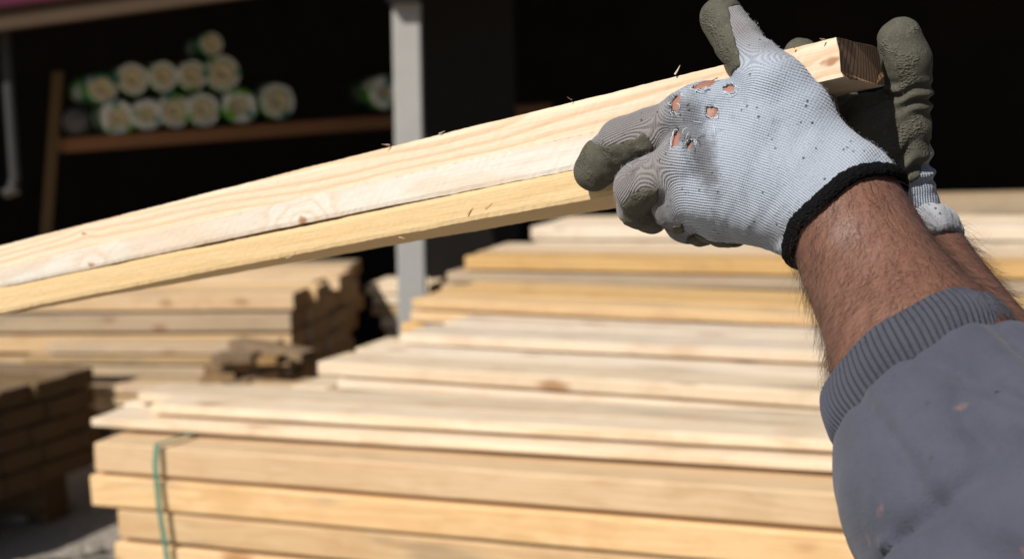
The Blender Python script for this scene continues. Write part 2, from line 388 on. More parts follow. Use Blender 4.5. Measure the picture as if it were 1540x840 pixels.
# spacer timbers between platform and the stacks that end above it
def spacers(corner, yaw, zlow, name_where, L=3.0, k=3):
    ex = np.array([math.cos(yaw), math.sin(yaw), 0]); ey = np.array([-math.sin(yaw), math.cos(yaw), 0])
    for i in range(k):
        hh = zlow - 0.505
        if hh < 0.01: return
        cpos = corner * [1, 1, 0] + ex * (0.35 + i * (L - 0.7) / (k - 1)) + ey * 0.15 + np.array([0, 0, 0.505 + hh / 2])
        plank('spacer_block', cpos, yaw + math.pi / 2, 0.30, 0.10, hh, Wt, f'brown spacer block under the {name_where}', 'spacer blocks under the stacks', cat='spacer block')
for c_, y_, h_, nm in ((G0, rad(-26), 0.174, 'low bright stack'), (H0, rad(-24), 0.118, 'whitish stack'), (I0, rad(-27), 0.152, 'orange-yellow stack'),
                       (J0, rad(-22), 0.178, 'orange and grey stack'), (K0, rad(-19), 0.17, 'pinkish back stack'), (K1, rad(-8), 0.145, 'farthest dim stack')):
    spacers(c_, y_, c_[2] - h_ - 0.004, nm, k=2)
# strap round the front stack
yS, zS = 0.004, 0
def Fp(s, y, z): return cF + exF * s + eyF * y + np.array([0, 0, z])
sx = 0.128
pts = [Fp(sx + 0.07, 0.20, -0.26), Fp(sx + 0.06, 0.208, -0.1), Fp(sx + 0.06, 0.209, 0.003), Fp(sx + 0.02, 0.12, 0.004), Fp(sx + 0.008, 0.02, 0.005), Fp(sx + 0.002, -0.004, 0.004),
       Fp(sx, -0.010, -0.03), Fp(sx + 0.004, -0.012, -0.1), Fp(sx + 0.012, -0.012, -0.17), Fp(sx + 0.018, -0.010, -0.25)]
V, Fc = [], []
for p in pts:
    for dx, dn in ((-0.0045, 0), (0.0045, 0), (0.0045, 1), (-0.0045, 1)):
        nn = -eyF if p is pts[-1] or True else 0
        V.append(p + exF * dx + (np.array([0, 0, 0.0015]) - eyF * 0.0015) * dn)
for i in range(len(pts) - 1):
    for j in range(4): Fc.append((i*4+j, i*4+(j+1) % 4, (i+1)*4+(j+1) % 4, (i+1)*4+j))
tag(mesh_obj('packing_strap', V, Fc, M_strap), 'thin teal green packing strap round the front timber stack', 'strap')

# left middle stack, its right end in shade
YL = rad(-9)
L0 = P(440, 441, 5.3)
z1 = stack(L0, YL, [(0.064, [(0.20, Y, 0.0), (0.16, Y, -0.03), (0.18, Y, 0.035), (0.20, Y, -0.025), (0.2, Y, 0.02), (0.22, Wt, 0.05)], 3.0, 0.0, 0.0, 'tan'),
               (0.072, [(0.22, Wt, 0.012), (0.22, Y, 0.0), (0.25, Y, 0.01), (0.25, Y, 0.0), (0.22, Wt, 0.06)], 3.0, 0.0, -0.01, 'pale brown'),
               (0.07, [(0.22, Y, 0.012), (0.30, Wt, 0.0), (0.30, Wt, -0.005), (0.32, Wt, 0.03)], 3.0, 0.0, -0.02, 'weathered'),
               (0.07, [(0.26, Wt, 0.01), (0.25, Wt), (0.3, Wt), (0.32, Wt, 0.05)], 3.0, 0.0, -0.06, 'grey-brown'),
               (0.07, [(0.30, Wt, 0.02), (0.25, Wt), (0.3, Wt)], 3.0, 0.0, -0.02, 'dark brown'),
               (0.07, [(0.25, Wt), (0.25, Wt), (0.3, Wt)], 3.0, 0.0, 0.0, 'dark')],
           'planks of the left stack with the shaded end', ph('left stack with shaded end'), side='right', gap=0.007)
# loose boards in front of it, ragged ends
R0 = P(400, 519, 4.98)
stack(R0, YL + rad(-2), [(0.035, [(0.09, Wt, 0.06), (0.09, Wt, 0.0)], 0.78, 0.0, 0.0, 'greyish'), (0.035, [(0.10, Wt, 0.12), (0.09, Wt, 0.02)], 0.80, 0.0, -0.02, 'brown'),
                     (0.04, [(0.12, Wt, 0.22), (0.09, Wt, 0.12)], 0.86, 0.0, -0.03, 'dull brown'), (0.04, [(0.1, Wt, 0.12), (0.08, Wt)], 0.8, 0.0, 0.0, 'dark brown')],
      'ragged planks before the left stack', ph('ragged pile'), side='right')
B0 = P(452, 585, 4.62)
stack(B0, YL + rad(-3), [(0.03, [(0.10, Y, 0.02), (0.10, Wt, 0.0)], 0.66, 0.0, 0.0, 'pale'), (0.03, [(0.10, Wt, 0.0), (0.10, Pp)], 0.68, 0.0, -0.02, 'light tan'),
                     (0.04, [(0.12, Pp, -0.02), (0.10, Y)], 0.68, 0.0, -0.02, 'tan'), (0.2, [(0.20, Wt)], 0.64, 0.05, 0.0, 'thick brown')],
      'low pale planks behind the strapped stack', ph('low pale pile'), side='right')
# broken dark offcuts between
for i in range(9):
    q = P(318 + i * 13, 584 - (i % 4) * 13 - i * 3, 4.80 + 0.04 * (i % 3))
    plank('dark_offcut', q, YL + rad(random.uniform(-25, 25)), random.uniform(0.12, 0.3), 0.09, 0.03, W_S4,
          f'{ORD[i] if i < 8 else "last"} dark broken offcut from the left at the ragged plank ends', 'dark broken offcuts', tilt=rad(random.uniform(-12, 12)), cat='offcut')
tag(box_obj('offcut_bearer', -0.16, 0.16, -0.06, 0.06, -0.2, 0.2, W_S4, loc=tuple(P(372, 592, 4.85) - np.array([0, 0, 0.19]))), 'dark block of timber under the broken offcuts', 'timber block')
# small far stack by the post
S0 = P(548, 427, 6.5)
stack(S0, rad(-14), [(0.05, [(0.16, Pp), (0.14, Pp)], 0.30, 0.0, 0, 'light'), (0.045, [(0.16, Pp), (0.14, Pp)], 0.30, 0.03, 0, 'pinkish'),
                     (0.05, [(0.16, Wt), (0.14, Pp)], 0.30, 0.04, 0, 'tan'), (0.06, [(0.16, Pp), (0.14, Pp)], 0.30, 0.08, 0, 'dusty'),
                     (0.1, [(0.3, Wt)], 0.30, 0.1, 0, 'brown'), (0.1, [(0.3, Wt)], 0.30, 0.1, 0, 'brown')],
      'light planks beside the grey post', ph('small stack by the post'))

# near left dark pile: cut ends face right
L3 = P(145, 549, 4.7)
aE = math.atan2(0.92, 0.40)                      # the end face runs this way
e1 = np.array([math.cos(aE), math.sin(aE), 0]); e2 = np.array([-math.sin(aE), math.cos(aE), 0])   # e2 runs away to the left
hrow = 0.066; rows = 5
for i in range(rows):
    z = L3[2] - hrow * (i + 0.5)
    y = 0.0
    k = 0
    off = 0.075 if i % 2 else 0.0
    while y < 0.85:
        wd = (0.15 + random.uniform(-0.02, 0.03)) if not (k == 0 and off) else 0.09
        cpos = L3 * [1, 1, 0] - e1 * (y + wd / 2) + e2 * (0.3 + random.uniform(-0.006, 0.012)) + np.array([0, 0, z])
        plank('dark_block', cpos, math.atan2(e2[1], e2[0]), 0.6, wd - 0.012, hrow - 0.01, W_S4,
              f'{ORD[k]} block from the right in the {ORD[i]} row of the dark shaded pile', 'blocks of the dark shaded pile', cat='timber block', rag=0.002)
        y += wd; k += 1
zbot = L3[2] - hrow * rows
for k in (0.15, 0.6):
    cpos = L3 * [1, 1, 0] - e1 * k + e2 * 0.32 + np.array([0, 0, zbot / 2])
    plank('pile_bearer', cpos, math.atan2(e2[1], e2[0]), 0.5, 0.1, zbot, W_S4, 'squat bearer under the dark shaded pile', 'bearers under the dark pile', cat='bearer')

# low crumpled black patch and rubble at the lower left
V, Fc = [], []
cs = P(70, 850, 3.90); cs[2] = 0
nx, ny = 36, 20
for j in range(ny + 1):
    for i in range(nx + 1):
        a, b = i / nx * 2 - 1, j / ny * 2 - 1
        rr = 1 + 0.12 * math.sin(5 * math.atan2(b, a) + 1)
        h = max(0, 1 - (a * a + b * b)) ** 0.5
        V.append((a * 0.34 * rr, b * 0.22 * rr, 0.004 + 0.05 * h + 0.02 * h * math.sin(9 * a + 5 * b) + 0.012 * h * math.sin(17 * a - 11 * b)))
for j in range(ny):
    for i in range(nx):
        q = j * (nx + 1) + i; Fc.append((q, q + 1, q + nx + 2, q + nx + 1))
o = mesh_obj('black_ground_patch', V, Fc, M_black, smooth=True, loc=tuple(cs))
tag(o, 'crumpled low black patch lying on the dusty ground', 'plastic sheet')
def rock(px, py, s, lab):
    q = P(px, py, 1.0) - C0; q = C0 + q * (-C0[2] / q[2]); q[2] = s * 0.35
    V, Fc = [], []
    for i in range(7):
        for j in range(10):
            th, ph_ = math.pi * i / 6, 2 * math.pi * j / 10
            k = s * (1 + random.uniform(-0.22, 0.22))
            V.append((k * math.sin(th) * math.cos(ph_), k * 0.8 * math.sin(th) * math.sin(ph_), k * 0.55 * math.cos(th)))
    for i in range(6):
        for j in range(10): Fc.append((i*10+j, i*10+(j+1) % 10, (i+1)*10+(j+1) % 10, (i+1)*10+j))
    tag(mesh_obj('rubble_stone', V, Fc, M_stone, loc=tuple(q)), lab, 'stone', 'pale stones on the ground')
rock(138, 834, 0.04, 'pale stone beside the black patch at the foot of the strapped stack')
rock(112, 838, 0.04, 'small pale stone on the edge of the black patch')
rock(100, 765, 0.04, 'pale stone on the ground just under the dark pile')
rock(20, 788, 0.045, 'pale stone on the ground by the left edge')
rock(60, 775, 0.03, 'tiny pale stone between the dark pile and the black patch')

# ------------------------------------------------------------------ shed
shed = empty('shed', (0, 6.3, 0))
tag(shed, 'dark open-fronted storage shed with grey post and magenta fascia', 'shed')
def shedbox(name, x0, x1, y0, y1, z0, z1, mat, **kw):
    o = box_obj(name, x0, x1, y0 - 6.3, y1 - 6.3, z0, z1, mat, **kw); o.parent = shed; return o
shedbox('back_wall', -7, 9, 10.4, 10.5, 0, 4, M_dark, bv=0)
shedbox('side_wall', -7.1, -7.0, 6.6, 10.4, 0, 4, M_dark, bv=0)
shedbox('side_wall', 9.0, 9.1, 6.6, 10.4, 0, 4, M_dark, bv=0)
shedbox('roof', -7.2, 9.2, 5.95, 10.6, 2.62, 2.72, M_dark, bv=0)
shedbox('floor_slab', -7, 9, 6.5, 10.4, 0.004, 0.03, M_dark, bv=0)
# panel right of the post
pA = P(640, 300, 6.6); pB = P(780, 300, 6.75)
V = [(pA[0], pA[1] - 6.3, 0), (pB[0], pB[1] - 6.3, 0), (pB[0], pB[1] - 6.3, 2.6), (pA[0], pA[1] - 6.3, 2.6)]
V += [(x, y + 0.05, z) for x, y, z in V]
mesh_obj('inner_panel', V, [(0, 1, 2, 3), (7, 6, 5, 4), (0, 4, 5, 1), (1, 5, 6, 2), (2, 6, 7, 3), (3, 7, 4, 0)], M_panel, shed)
# grey post
pt, pb = P(607, -260, 6.2), P(620, 420, 6.15)
d = (pb - pt); d = d / -d[2]; top = pt; bot = pt + d * pt[2]
hw = 0.060
V = [(top[0] + a, top[1] + b - 6.3, 2.6) for a, b in ((-hw, -hw), (hw, -hw), (hw, hw), (-hw, hw))] + [(bot[0] + a, bot[1] + b - 6.3, 0) for a, b in ((-hw, -hw), (hw, -hw), (hw, hw), (-hw, hw))]
o = mesh_obj('post', V, [(0, 1, 2, 3)[::-1], (4, 5, 6, 7), (0, 1, 5, 4), (1, 2, 6, 5), (2, 3, 7, 6), (3, 0, 4, 7)], M_post, shed); bevel(o, 0.008)
q1, q2 = P(586, 4, 6.05), P(628, 4, 6.05)
box_obj('post_bracket', -0.07, 0.07, -0.02, 0.16, -0.0, 0.05, M_black, shed, loc=((q1[0] + q2[0]) / 2, q1[1] - 6.3, q1[2]))
# fascia and beam, sloping up to the right
def strip(name, A, B, h0, h1, dep, mat):
    A, B = np.array(A), np.array(B)
    V = []
    for p in (A, B):
        for dz in (h0, h1):
            for dy in (0, dep): V.append((p[0], p[1] + dy - 6.3, p[2] + dz))
    return mesh_obj(name, V, [(0, 4, 6, 2), (1, 3, 7, 5), (0, 1, 5, 4), (2, 6, 7, 3), (0, 2, 3, 1), (4, 5, 7, 6)], mat, shed)
A, B = P(-500, 108, 6.0), P(1700, -187, 6.0)
strip('roof_beam', A, B, -0.01, 0.075, 0.10, M_rusty)
strip('fascia', A + [0, -0.03, 0], B + [0, -0.03, 0], 0.08, 0.9, 0.02, M_fascia)

# shelf unit
sA, sB = P(84, 209, 6.9), P(600, 172, 7.6)
dv = sB - sA; slen = np.linalg.norm(dv); ang = math.atan2(dv[1], dv[0]); tl = math.asin(dv[2] / slen)
shelf = empty('storage_shelf', tuple(sA), ang)
tag(shelf, 'long brown timber shelf carrying wrapped rolls inside the dark shed', 'shelf')
o = box_obj('shelf_board', 0.03, slen + 0.9, -0.02, 0.55, -0.068, 0, M_shelf, shelf); o.rotation_euler = (0, -tl, 0)
up = P(85, 115, 6.9); dn = P(68, 350, 6.9)
du = (up - dn) / (up - dn)[2]
zl = up[2]; base = dn - du * dn[2]
def rel(p): 
    q = p - sA; c_, s_ = math.cos(-ang), math.sin(-ang); return np.array([q[0] * c_ - q[1] * s_, q[0] * s_ + q[1] * c_, q[2]])
M_up = wood('timber_upright', (0.12, 0.08, 0.035), (0.09, 0.055, 0.025), spacing=0.01)
for dpt in (0.0,):
    b_, t_ = rel(base), rel(up + du * 0.02)
    V = []
    for p in (b_, t_):
        for a, b in ((-0.025, -0.02), (0.025, -0.02), (0.025, 0.02), (-0.025, 0.02)): V.append((p[0] + a, p[1] + b + dpt - 0.045, p[2]))
    bevel(mesh_obj('upright', V, [(3, 2, 1, 0), (4, 5, 6, 7), (0, 1, 5, 4), (1, 2, 6, 5), (2, 3, 7, 6), (3, 0, 4, 7)], M_up, shelf), 0.003)
for dpt in (0.02, 0.5):
    x = slen + 0.8
    V, Fc = box_vf(x - 0.025, x + 0.025, dpt - 0.02, dpt + 0.02, -sA[2], 0.9 * math.sin(tl) + slen * math.sin(tl) - 0.06)
    mesh_obj('upright', V, Fc, M_up, shelf)

# wrapped rolls, lying with an end to the front
t = NT('roll_printed_wrap'); v = t.coord()
rn = t.n('ShaderNodeObjectInfo').outputs['Random']
g = t.noise(t.mapv(v, (14, 5, 14)), 1.0, 1, 0.4)
c = t.mix(t.smooth(g, 0.46, 0.52), (0.75, 0.78, 0.75), (0.10, 0.42, 0.04))
c = t.mix(t.smooth(t.noise(t.mapv(v, (9, 4, 9), (4, 4, 4)), 1.0, 1), 0.56, 0.6), c, (0.01, 0.28, 0.22))
M_wrap = t.done(c, 0.35)
t = NT('roll_folded_end'); v = t.coord(); rn = t.n('ShaderNodeObjectInfo').outputs['Random']
vv = t.vmath('ADD', v, t.n('ShaderNodeObjectInfo').outputs['Location'])
c = t.mix(t.smooth(t.noise(t.mapv(vv, (1, 0, 1)), 11, 1), 0.57, 0.64), (0.74, 0.77, 0.75), (0.16, 0.40, 0.04))
c = t.mix(t.smooth(t.noise(t.mapv(vv, (1, 0, 1), (5, 5, 5)), 9, 1), 0.60, 0.66), c, (0.02, 0.25, 0.2))
M_wrapend = t.done(c, 0.35)
def roll(px, py, D, rpx, label, core=0.62, dim=0, facing=0.0):
    r = rpx / F_PX * D
    root = empty('wrapped_roll', tuple(P(px, py, D)), ang + facing + random.uniform(-0.06, 0.06))
    tag(root, label, 'roll', 'wrapped rolls on the shed shelf')
    N, L = 28, 0.5
    def ringv(rr, y, wob=0): return [((rr + (math.sin(a * 3 + px) * wob)) * math.cos(a), y, (rr + math.cos(a * 4 + px) * wob) * math.sin(a)) for a in [2 * math.pi * k / N for k in range(N)]]
    # wrapper: outside wall with the film folded in over the end
    prof = [(r * 0.80, L), (r, L), (r, 0.012), (r * 0.96, 0.0), (r * (core + 0.10), -0.004), (r * core, 0.004)]
    V = []; Fc = []
    for rr, y in prof: V += ringv(rr, y, r * 0.03)
    for i in range(len(prof) - 1):
        for j in range(N): Fc.append((i*N+j, i*N+(j+1) % N, (i+1)*N+(j+1) % N, (i+1)*N+j))
    o = mesh_obj('wrapper', V, Fc, M_wrap, root, smooth=True)
    o.data.materials.append(M_wrapend)
    for i, p in enumerate(o.data.polygons):
        if i // N >= 3: p.material_index = 1
    V = []; Fc = []
    prof = [(r * core * 0.985, L * 0.9), (r * core * 0.985, 0.012), (r * core * 0.92, 0.004), (r * 0.22, 0.008), (r * 0.16, 0.03)]
    for rr, y in prof: V += ringv(rr, y, r * 0.012)
    for i in range(len(prof) - 1):
        for j in range(N): Fc.append((i*N+j, i*N+(j+1) % N, (i+1)*N+(j+1) % N, (i+1)*N+j))
    V.append((0, 0.03, 0)); q = (len(prof) - 1) * N
    for j in range(N): Fc.append((q + j, q + (j+1) % N, len(V) - 1))
    mesh_obj('core', V, Fc, M_core, root, smooth=True)
def shD(px): return 6.9 + 0.7 * (px - 84) / 516
LR = [(178, 177, 27, 0.58, 'white-rimmed roll at the left end of the lower row'), (222, 172, 24, 0.55, 'green and white roll second in the lower row'),
      (263, 166, 26, 0.72, 'cream-ended roll third in the lower row'), (306, 165, 26, 0.7, 'cream-ended roll fourth in the lower row, under the gap'),
      (362, 159, 27, 0.52, 'teal-wrapped white roll fifth in the lower row'), (419, 152, 27, 0.74, 'large cream roll with green sleeve, right end of the lower row'),
      (578, 139, 25, 0.4, 'lone roll half hidden behind the grey post')]
for x, y, r_, cr, lb in LR: roll(x, y, shD(x), r_, lb, cr)
UR = [(155, 133, 22, 0.8, 'dim roll at the left end of the upper row'), (200, 119, 24, 0.75, 'dim cream roll second in the upper row'), (246, 115, 23, 0.7, 'green-sleeved roll third in the upper row'),
      (290, 114, 23, 0.75, 'dim roll fourth in the upper row'), (335, 110, 27, 0.78, 'bright cream roll at the right end of the upper row'), (319, 66, 17, 0.8, 'small dim roll lying highest, on top of the upper row')]
for x, y, r_, cr, lb in UR: roll(x, y, shD(x) + 0.02, r_, lb, cr)
# small plastic bag at the shelf's left end
V, Fc = [], []
for i in range(9):
    for j in range(16):
        th, a = math.pi * i / 8, 2 * math.pi * j / 16
        k = 0.065 * (1 + 0.18 * math.sin(3 * a + i) + random.uniform(-0.08, 0.08))
        V.append((k * math.sin(th) * math.cos(a), k * math.sin(th) * math.sin(a), 0.075 * math.cos(th) * (1 + 0.1 * math.sin(2 * a))))
for i in range(8):
    for j in range(16): Fc.append((i*16+j, i*16+(j+1) % 16, (i+1)*16+(j+1) % 16, (i+1)*16+j))
tag(mesh_obj('plastic_bag', V, Fc, M_bag, smooth=True, loc=tuple(P(117, 184, 7.0))), 'small crumpled grey bag at the left end of the shelf', 'bag')
# grey pole hanging at the far left
a_, b_ = P(2, -30, 6.2), P(23, 275, 6.2)
V, Fc = tube_vf([a_, (a_ + b_) / 2, b_], 0.024, 12)
pole = mesh_obj('hanging_pole', V, Fc, plain('pole_grey', (0.035, 0.034, 0.033), 0.5, 0.2, 12), smooth=False)
tag(pole, 'slim grey pole hanging inside the shed near the left edge', 'pole')
V, Fc = tube_vf([b_ + [-0.02, 0, 0.01], b_ + [0.0, 0, -0.03], b_ + [-0.05, 0, -0.045]], [0.02, 0.03, 0.022], 10)
mesh_obj('end_fitting', V, Fc, pole.data.materials[0], pole)

# ------------------------------------------------------------------ the three held boards
iD = lambda px: 1.0 / (0.9346 + 0.000393 * px)
ezc = np.array([0.556, 0.045, 0.8187]); ezc /= np.linalg.norm(ezc)
def vnoise(n, seed, octs=((3, 1.0), (9, .5), (31, .35), (97, .25))):
    rs = np.random.RandomState(seed); x = np.linspace(0, 1, n); o = np.zeros(n)
    for f, a in octs:
        k = rs.uniform(-1, 1, f + 3); o += a * np.interp(x * f, np.arange(f + 3), k)
    return o
def held_board(name, top, bot, px1, wd, mat, label, seed, rag=0.0006, twist=(0.0, 0.0), ragtop=None, ragbot=None, btop=0.0007, bbot=0.0007):
    """top / bot: two (px, py) points on each edge line of the near face; the board is modelled in its own frame and has its real width."""
    def ln(l, px): (x0, y0), (x1, y1) = l; return y0 + (y1 - y0) * (px - x0) / (x1 - x0)
    pl_, pr_ = -420, px1
    E = [PC(p, ln(l, p), iD(p)) for l in (top, bot) for p in (pl_, pr_)]
    TL, TR, BL, BR = E
    ex = (TR - TL); Lc = np.linalg.norm(ex); ex /= Lc
    ez = ezc - ex * (ezc @ ex); ez /= np.linalg.norm(ez)
    ey = np.cross(ez, ex)
    if ey[1] < 0: ey = -ey
    n = 420
    S = np.linspace(0, 1, n)
    ht = np.linalg.norm(TL - BL) * (1 - S) + np.linalg.norm(TR - BR) * S
    rt, rb = ragtop if ragtop is not None else rag, ragbot if ragbot is not None else rag
    nt1, nb1, nf = vnoise(n, seed) * rt, vnoise(n, seed + 1) * rb, vnoise(n, 5) * 0.0005
    bowz = 0.0012 * (1 - (2 * np.clip((S - 0.3) / 0.7, 0, 1) - 1) ** 2)
    # frame: origin mid of board, x along, y = away (width), z = up
    nz = 6
    V = []; sec = []
    b = 0.0012
    for k in range(nz + 1): sec.append(('f', k / nz))        # near face bottom->top
    for k in range(1, 6): sec.append(('t', k / 5))
    for k in range(1, 5): sec.append(('b2', k / 4))
    for k in range(1, 5): sec.append(('u', k / 5))
    ns = len(sec)
    rs = np.random.RandomState(seed + 9)
    jit = rs.uniform(-1, 1, (n, ns)) * 0.00012
    for i in range(n):
        x = (S[i] - 0.5) * Lc; zt_ = ht[i] * 0 + nt1[i] + bowz[i]; zb_ = -ht[i] + nb1[i] + bowz[i]
        for j, (kd, q) in enumerate(sec):
            if kd == 'f':
                z = zb_ + (zt_ - zb_) * q; y = nf[i] * 0.6 + (bbot if q == 0.0 else btop if q == 1.0 else 0)
                if q == 0.0: z += 0.0003
            elif kd == 't': z = zt_; y = wd * q + nf[i]
            elif kd == 'b2': z = zt_ + (zb_ - zt_) * q; y = wd + nf[i] * 2
            else: z = zb_; y = wd * (1 - q)
            z += (twist[0] + (twist[1] - twist[0]) * S[i]) * max(y, 0) / wd
            V.append((x + (jit[i, j] * 6 if i in (0, n - 1) else 0), y + jit[i, j], z + jit[i, j]))
    Fc = [(i*ns+j, i*ns+(j+1) % ns, (i+1)*ns+(j+1) % ns, (i+1)*ns+j) for i in range(n - 1) for j in range(ns)]
    Fc.append(tuple(range(ns))[::-1]); Fc.append(tuple((n-1)*ns+j for j in range(ns)))
    org = (TL + TR) / 2
    exw, eyw, ezw = ex @ M3, ez @ M3, ey @ M3
    mw = Matrix([list(exw), list(eyw), list(ezw)]).transposed().to_4x4(); mw.translation = Vector(c2w(org))
    if mw.to_3x3().determinant() < 0: Fc = [f[::-1] for f in Fc]
    o = mesh_obj(name, V, Fc, mat, mw=mw)
    tag(o, label, 'board', 'boards held in the gloved hands')
    return o, mw, Lc
lA = ((0, 370), (1257, 57)); lAb = ((0, 404), (1265, 116))
lBb = ((0, 434), (860, 258)); lCb = ((0, 472), (877, 304))
lCt = ((0, 434.5), (860, 259))
bA, mwA, LA = held_board('held_board', lA, lAb, 1258, 0.060, W_A, 'upper held board, salmon grained with its dark cut end showing', 11, 0.0005, ragbot=0.0, bbot=0.0)
bB, mwB, LB = held_board('held_board', ((0, 404), (1265, 116)), lBb, 1190, 0.060, W_B, 'middle held board, whitish and smooth with a reddish knot', 23, 0.0004, ragtop=0.0, btop=0.0, ragbot=0.0009)
bC, mwC, LC = held_board('held_board', lCt, lCb, 1190, 0.052, W_C, 'lowest held board, yellow and rough sawn', 37, 0.0005, twist=(0.0075, -0.004), ragtop=0.0009, ragbot=0.0007)
for o_, h_ in ((bA, 0), (bB, 0.0006), (bC, -0.0004)):
    o_.location += Vector(-F_AX * 0) 
# splinters standing off the boards
def splinters(parent, mw, spots, mat):
    inv = mw.inverted()
    for (px, py, dx, dy, L) in spots:
        p0 = Vector(P(px, py, iD(px) - 0.001)); p1 = Vector(P(px + dx * 0.5, py + dy * 0.45, iD(px) - 0.002)); p2 = Vector(P(px + dx, py + dy, iD(px) - 0.003))
        v_, f_ = tube_vf([np.array(inv @ p) for p in (p0, p1, p2)], [0.0006 * L, 0.00045 * L, 0.0001], 5)
        mesh_obj('splinter', v_, f_, mat, parent)
splinters(bA, mwA, [(1015, 112, 8, -14, 1.0), (586, 218, -12, -1, 0.8), (660, 201, 9, -4, 0.5), (860, 150, -7, -4, .5), (1195, 72, -6, -5, .8), (1240, 60, -7, -2, .8)], W_A)
splinters(bC, mwC, [(702, 322, 20, -24, .7), (728, 312, 12, -7, .45), (430, 388, 9, -3, .5), (600, 356, 9, 3, .5)], W_C)

# ------------------------------------------------------------------ the worker: signed distance modelling
class Prim:
    """tapered capsule, optionally flattened by s along n; pal = palm side, off = knit offset, t0 = run along the knit."""
    def __init__(s, a, b, ra, rb, flat=None, pal=None, off=0.0, t0=0.0, tip=False):
        s.a = np.asarray(a, float); s.b = np.asarray(b, float); s.ra, s.rb = ra, rb
        s.n, s.s = (np.asarray(flat[0], float), flat[1]) if flat else (None, 1.0)
        if s.n is not None: s.n = s.n / np.linalg.norm(s.n)
        s.ab = s.b - s.a; s.L2 = s.ab @ s.ab + 1e-12; s.L = math.sqrt(s.L2)
        s.pal = pal; s.off = off; s.t0 = t0; s.tip = tip
        if pal is not None:
            d = s.ab / s.L; q = np.asarray(pal, float); q = q - d * (q @ d); s.pal = q / np.linalg.norm(q); s.lat = np.cross(d, s.pal)
    def proj(s, p):
        q = p - s.a
        t = np.clip(q @ s.ab / s.L2, 0, 1)
        return q - t[:, None] * s.ab, t
    def d(s, p):
        q, t = s.proj(p)
        if s.n is not None: q = q + ((q @ s.n) * (s.s - 1))[:, None] * s.n
        r = s.ra + (s.rb - s.ra) * t
        return (np.sqrt((q * q).sum(1)) - r) / (s.s if s.s > 1 else 1) ** 0.5
def smin(a, b, k):
    h = np.clip(0.5 + 0.5 * (b - a) / k, 0, 1)
    return b * (1 - h) + a * h - k * h * (1 - h)
def union(prims, p, k):
    r = prims[0].d(p)
    for q in prims[1:]: r = smin(r, q.d(p), k)
    return r

def surface_nets(f, xs, ys, zs, blk=16):
    """surface of f<0 on a rectilinear (not necessarily even) grid; f is evaluated only near the surface."""
    nx, ny, nz = len(xs), len(ys), len(zs)
    D = np.full((nx, ny, nz), 1.0, np.float32)
    for i0 in range(0, nx, blk):
        X = xs[i0:i0 + blk]
        for j0 in range(0, ny, blk):
            Yv = ys[j0:j0 + blk]
            cs = []; rs = []; ks = []
            for k0 in range(0, nz, blk):
                Z = zs[k0:k0 + blk]
                cs.append(((X[0] + X[-1]) / 2, (Yv[0] + Yv[-1]) / 2, (Z[0] + Z[-1]) / 2)); ks.append(k0)
                rs.append(0.5 * math.sqrt((X[-1] - X[0]) ** 2 + (Yv[-1] - Yv[0]) ** 2 + (Z[-1] - Z[0]) ** 2))
            dc = f(np.array(cs))
            for k0, dd, rr in zip(ks, dc, rs):
                step = max(np.diff(zs[k0:k0 + blk + 1]).max() if k0 + 1 < nz else 0.001, 0.001)
                if abs(dd) > rr * 1.35 + step * 2 + 0.006:
                    D[i0:i0 + blk, j0:j0 + blk, k0:k0 + blk] = 1.0 if dd > 0 else -1.0
                    continue
                Z = zs[k0:k0 + blk]
                G = np.stack(np.meshgrid(X, Yv, Z, indexing='ij'), -1).reshape(-1, 3)
                D[i0:i0 + blk, j0:j0 + blk, k0:k0 + blk] = f(G).reshape(len(X), len(Yv), len(Z))
    S = D < 0
    cnt = np.zeros((nx - 1, ny - 1, nz - 1), np.int8)
    for a in (0, 1):
        for b in (0, 1):
            for c in (0, 1): cnt += S[a:nx - 1 + a, b:ny - 1 + b, c:nz - 1 + c]
    act = (cnt > 0) & (cnt < 8)
    I, J, K = np.nonzero(act)
    idx = np.full(act.shape, -1, np.int64); idx[I, J, K] = np.arange(len(I))
    acc = np.zeros((len(I), 3)); m = np.zeros(len(I))
    corners = [(a, b, c) for a in (0, 1) for b in (0, 1) for c in (0, 1)]
    for A in corners:
        for ax in range(3):
            if A[ax]: continue
            B = list(A); B[ax] = 1
            da = D[I + A[0], J + A[1], K + A[2]].astype(float); db = D[I + B[0], J + B[1], K + B[2]].astype(float)
            hit = (da < 0) != (db < 0)
            t = np.where(hit, da / np.where(hit, da - db, 1), 0)
            pa = np.stack([xs[I + A[0]], ys[J + A[1]], zs[K + A[2]]], 1); pb = np.stack([xs[I + B[0]], ys[J + B[1]], zs[K + B[2]]], 1)
            acc += np.where(hit[:, None], pa + t[:, None] * (pb - pa), 0); m += hit
    V = acc / m[:, None]
    Q = []
    for ax in range(3):
        sl0 = [slice(None)] * 3; sl1 = [slice(None)] * 3
        sl0[ax] = slice(0, -1); sl1[ax] = slice(1, None)
        ch = S[tuple(sl0)] != S[tuple(sl1)]
        o1, o2 = (ax + 1) % 3, (ax + 2) % 3
        A = np.array(np.nonzero(ch))
        ok = (A[o1] > 0) & (A[o2] > 0) & (A[o1] < S.shape[o1] - 1) & (A[o2] < S.shape[o2] - 1)
        A = A[:, ok]
        e1_ = np.zeros(3, int); e1_[o1] = 1; e2_ = np.zeros(3, int); e2_[o2] = 1
        def g(off): q = A - off[:, None]; return idx[q[0], q[1], q[2]]
        z0 = np.zeros(3, int)
        quad = np.stack([g(e1_ + e2_), g(e2_), g(z0), g(e1_)], 1)
        flip = ~S[A[0], A[1], A[2]]
        quad[flip] = quad[flip][:, ::-1]
        Q.append(quad)
    Q = np.concatenate(Q)
    return V, Q
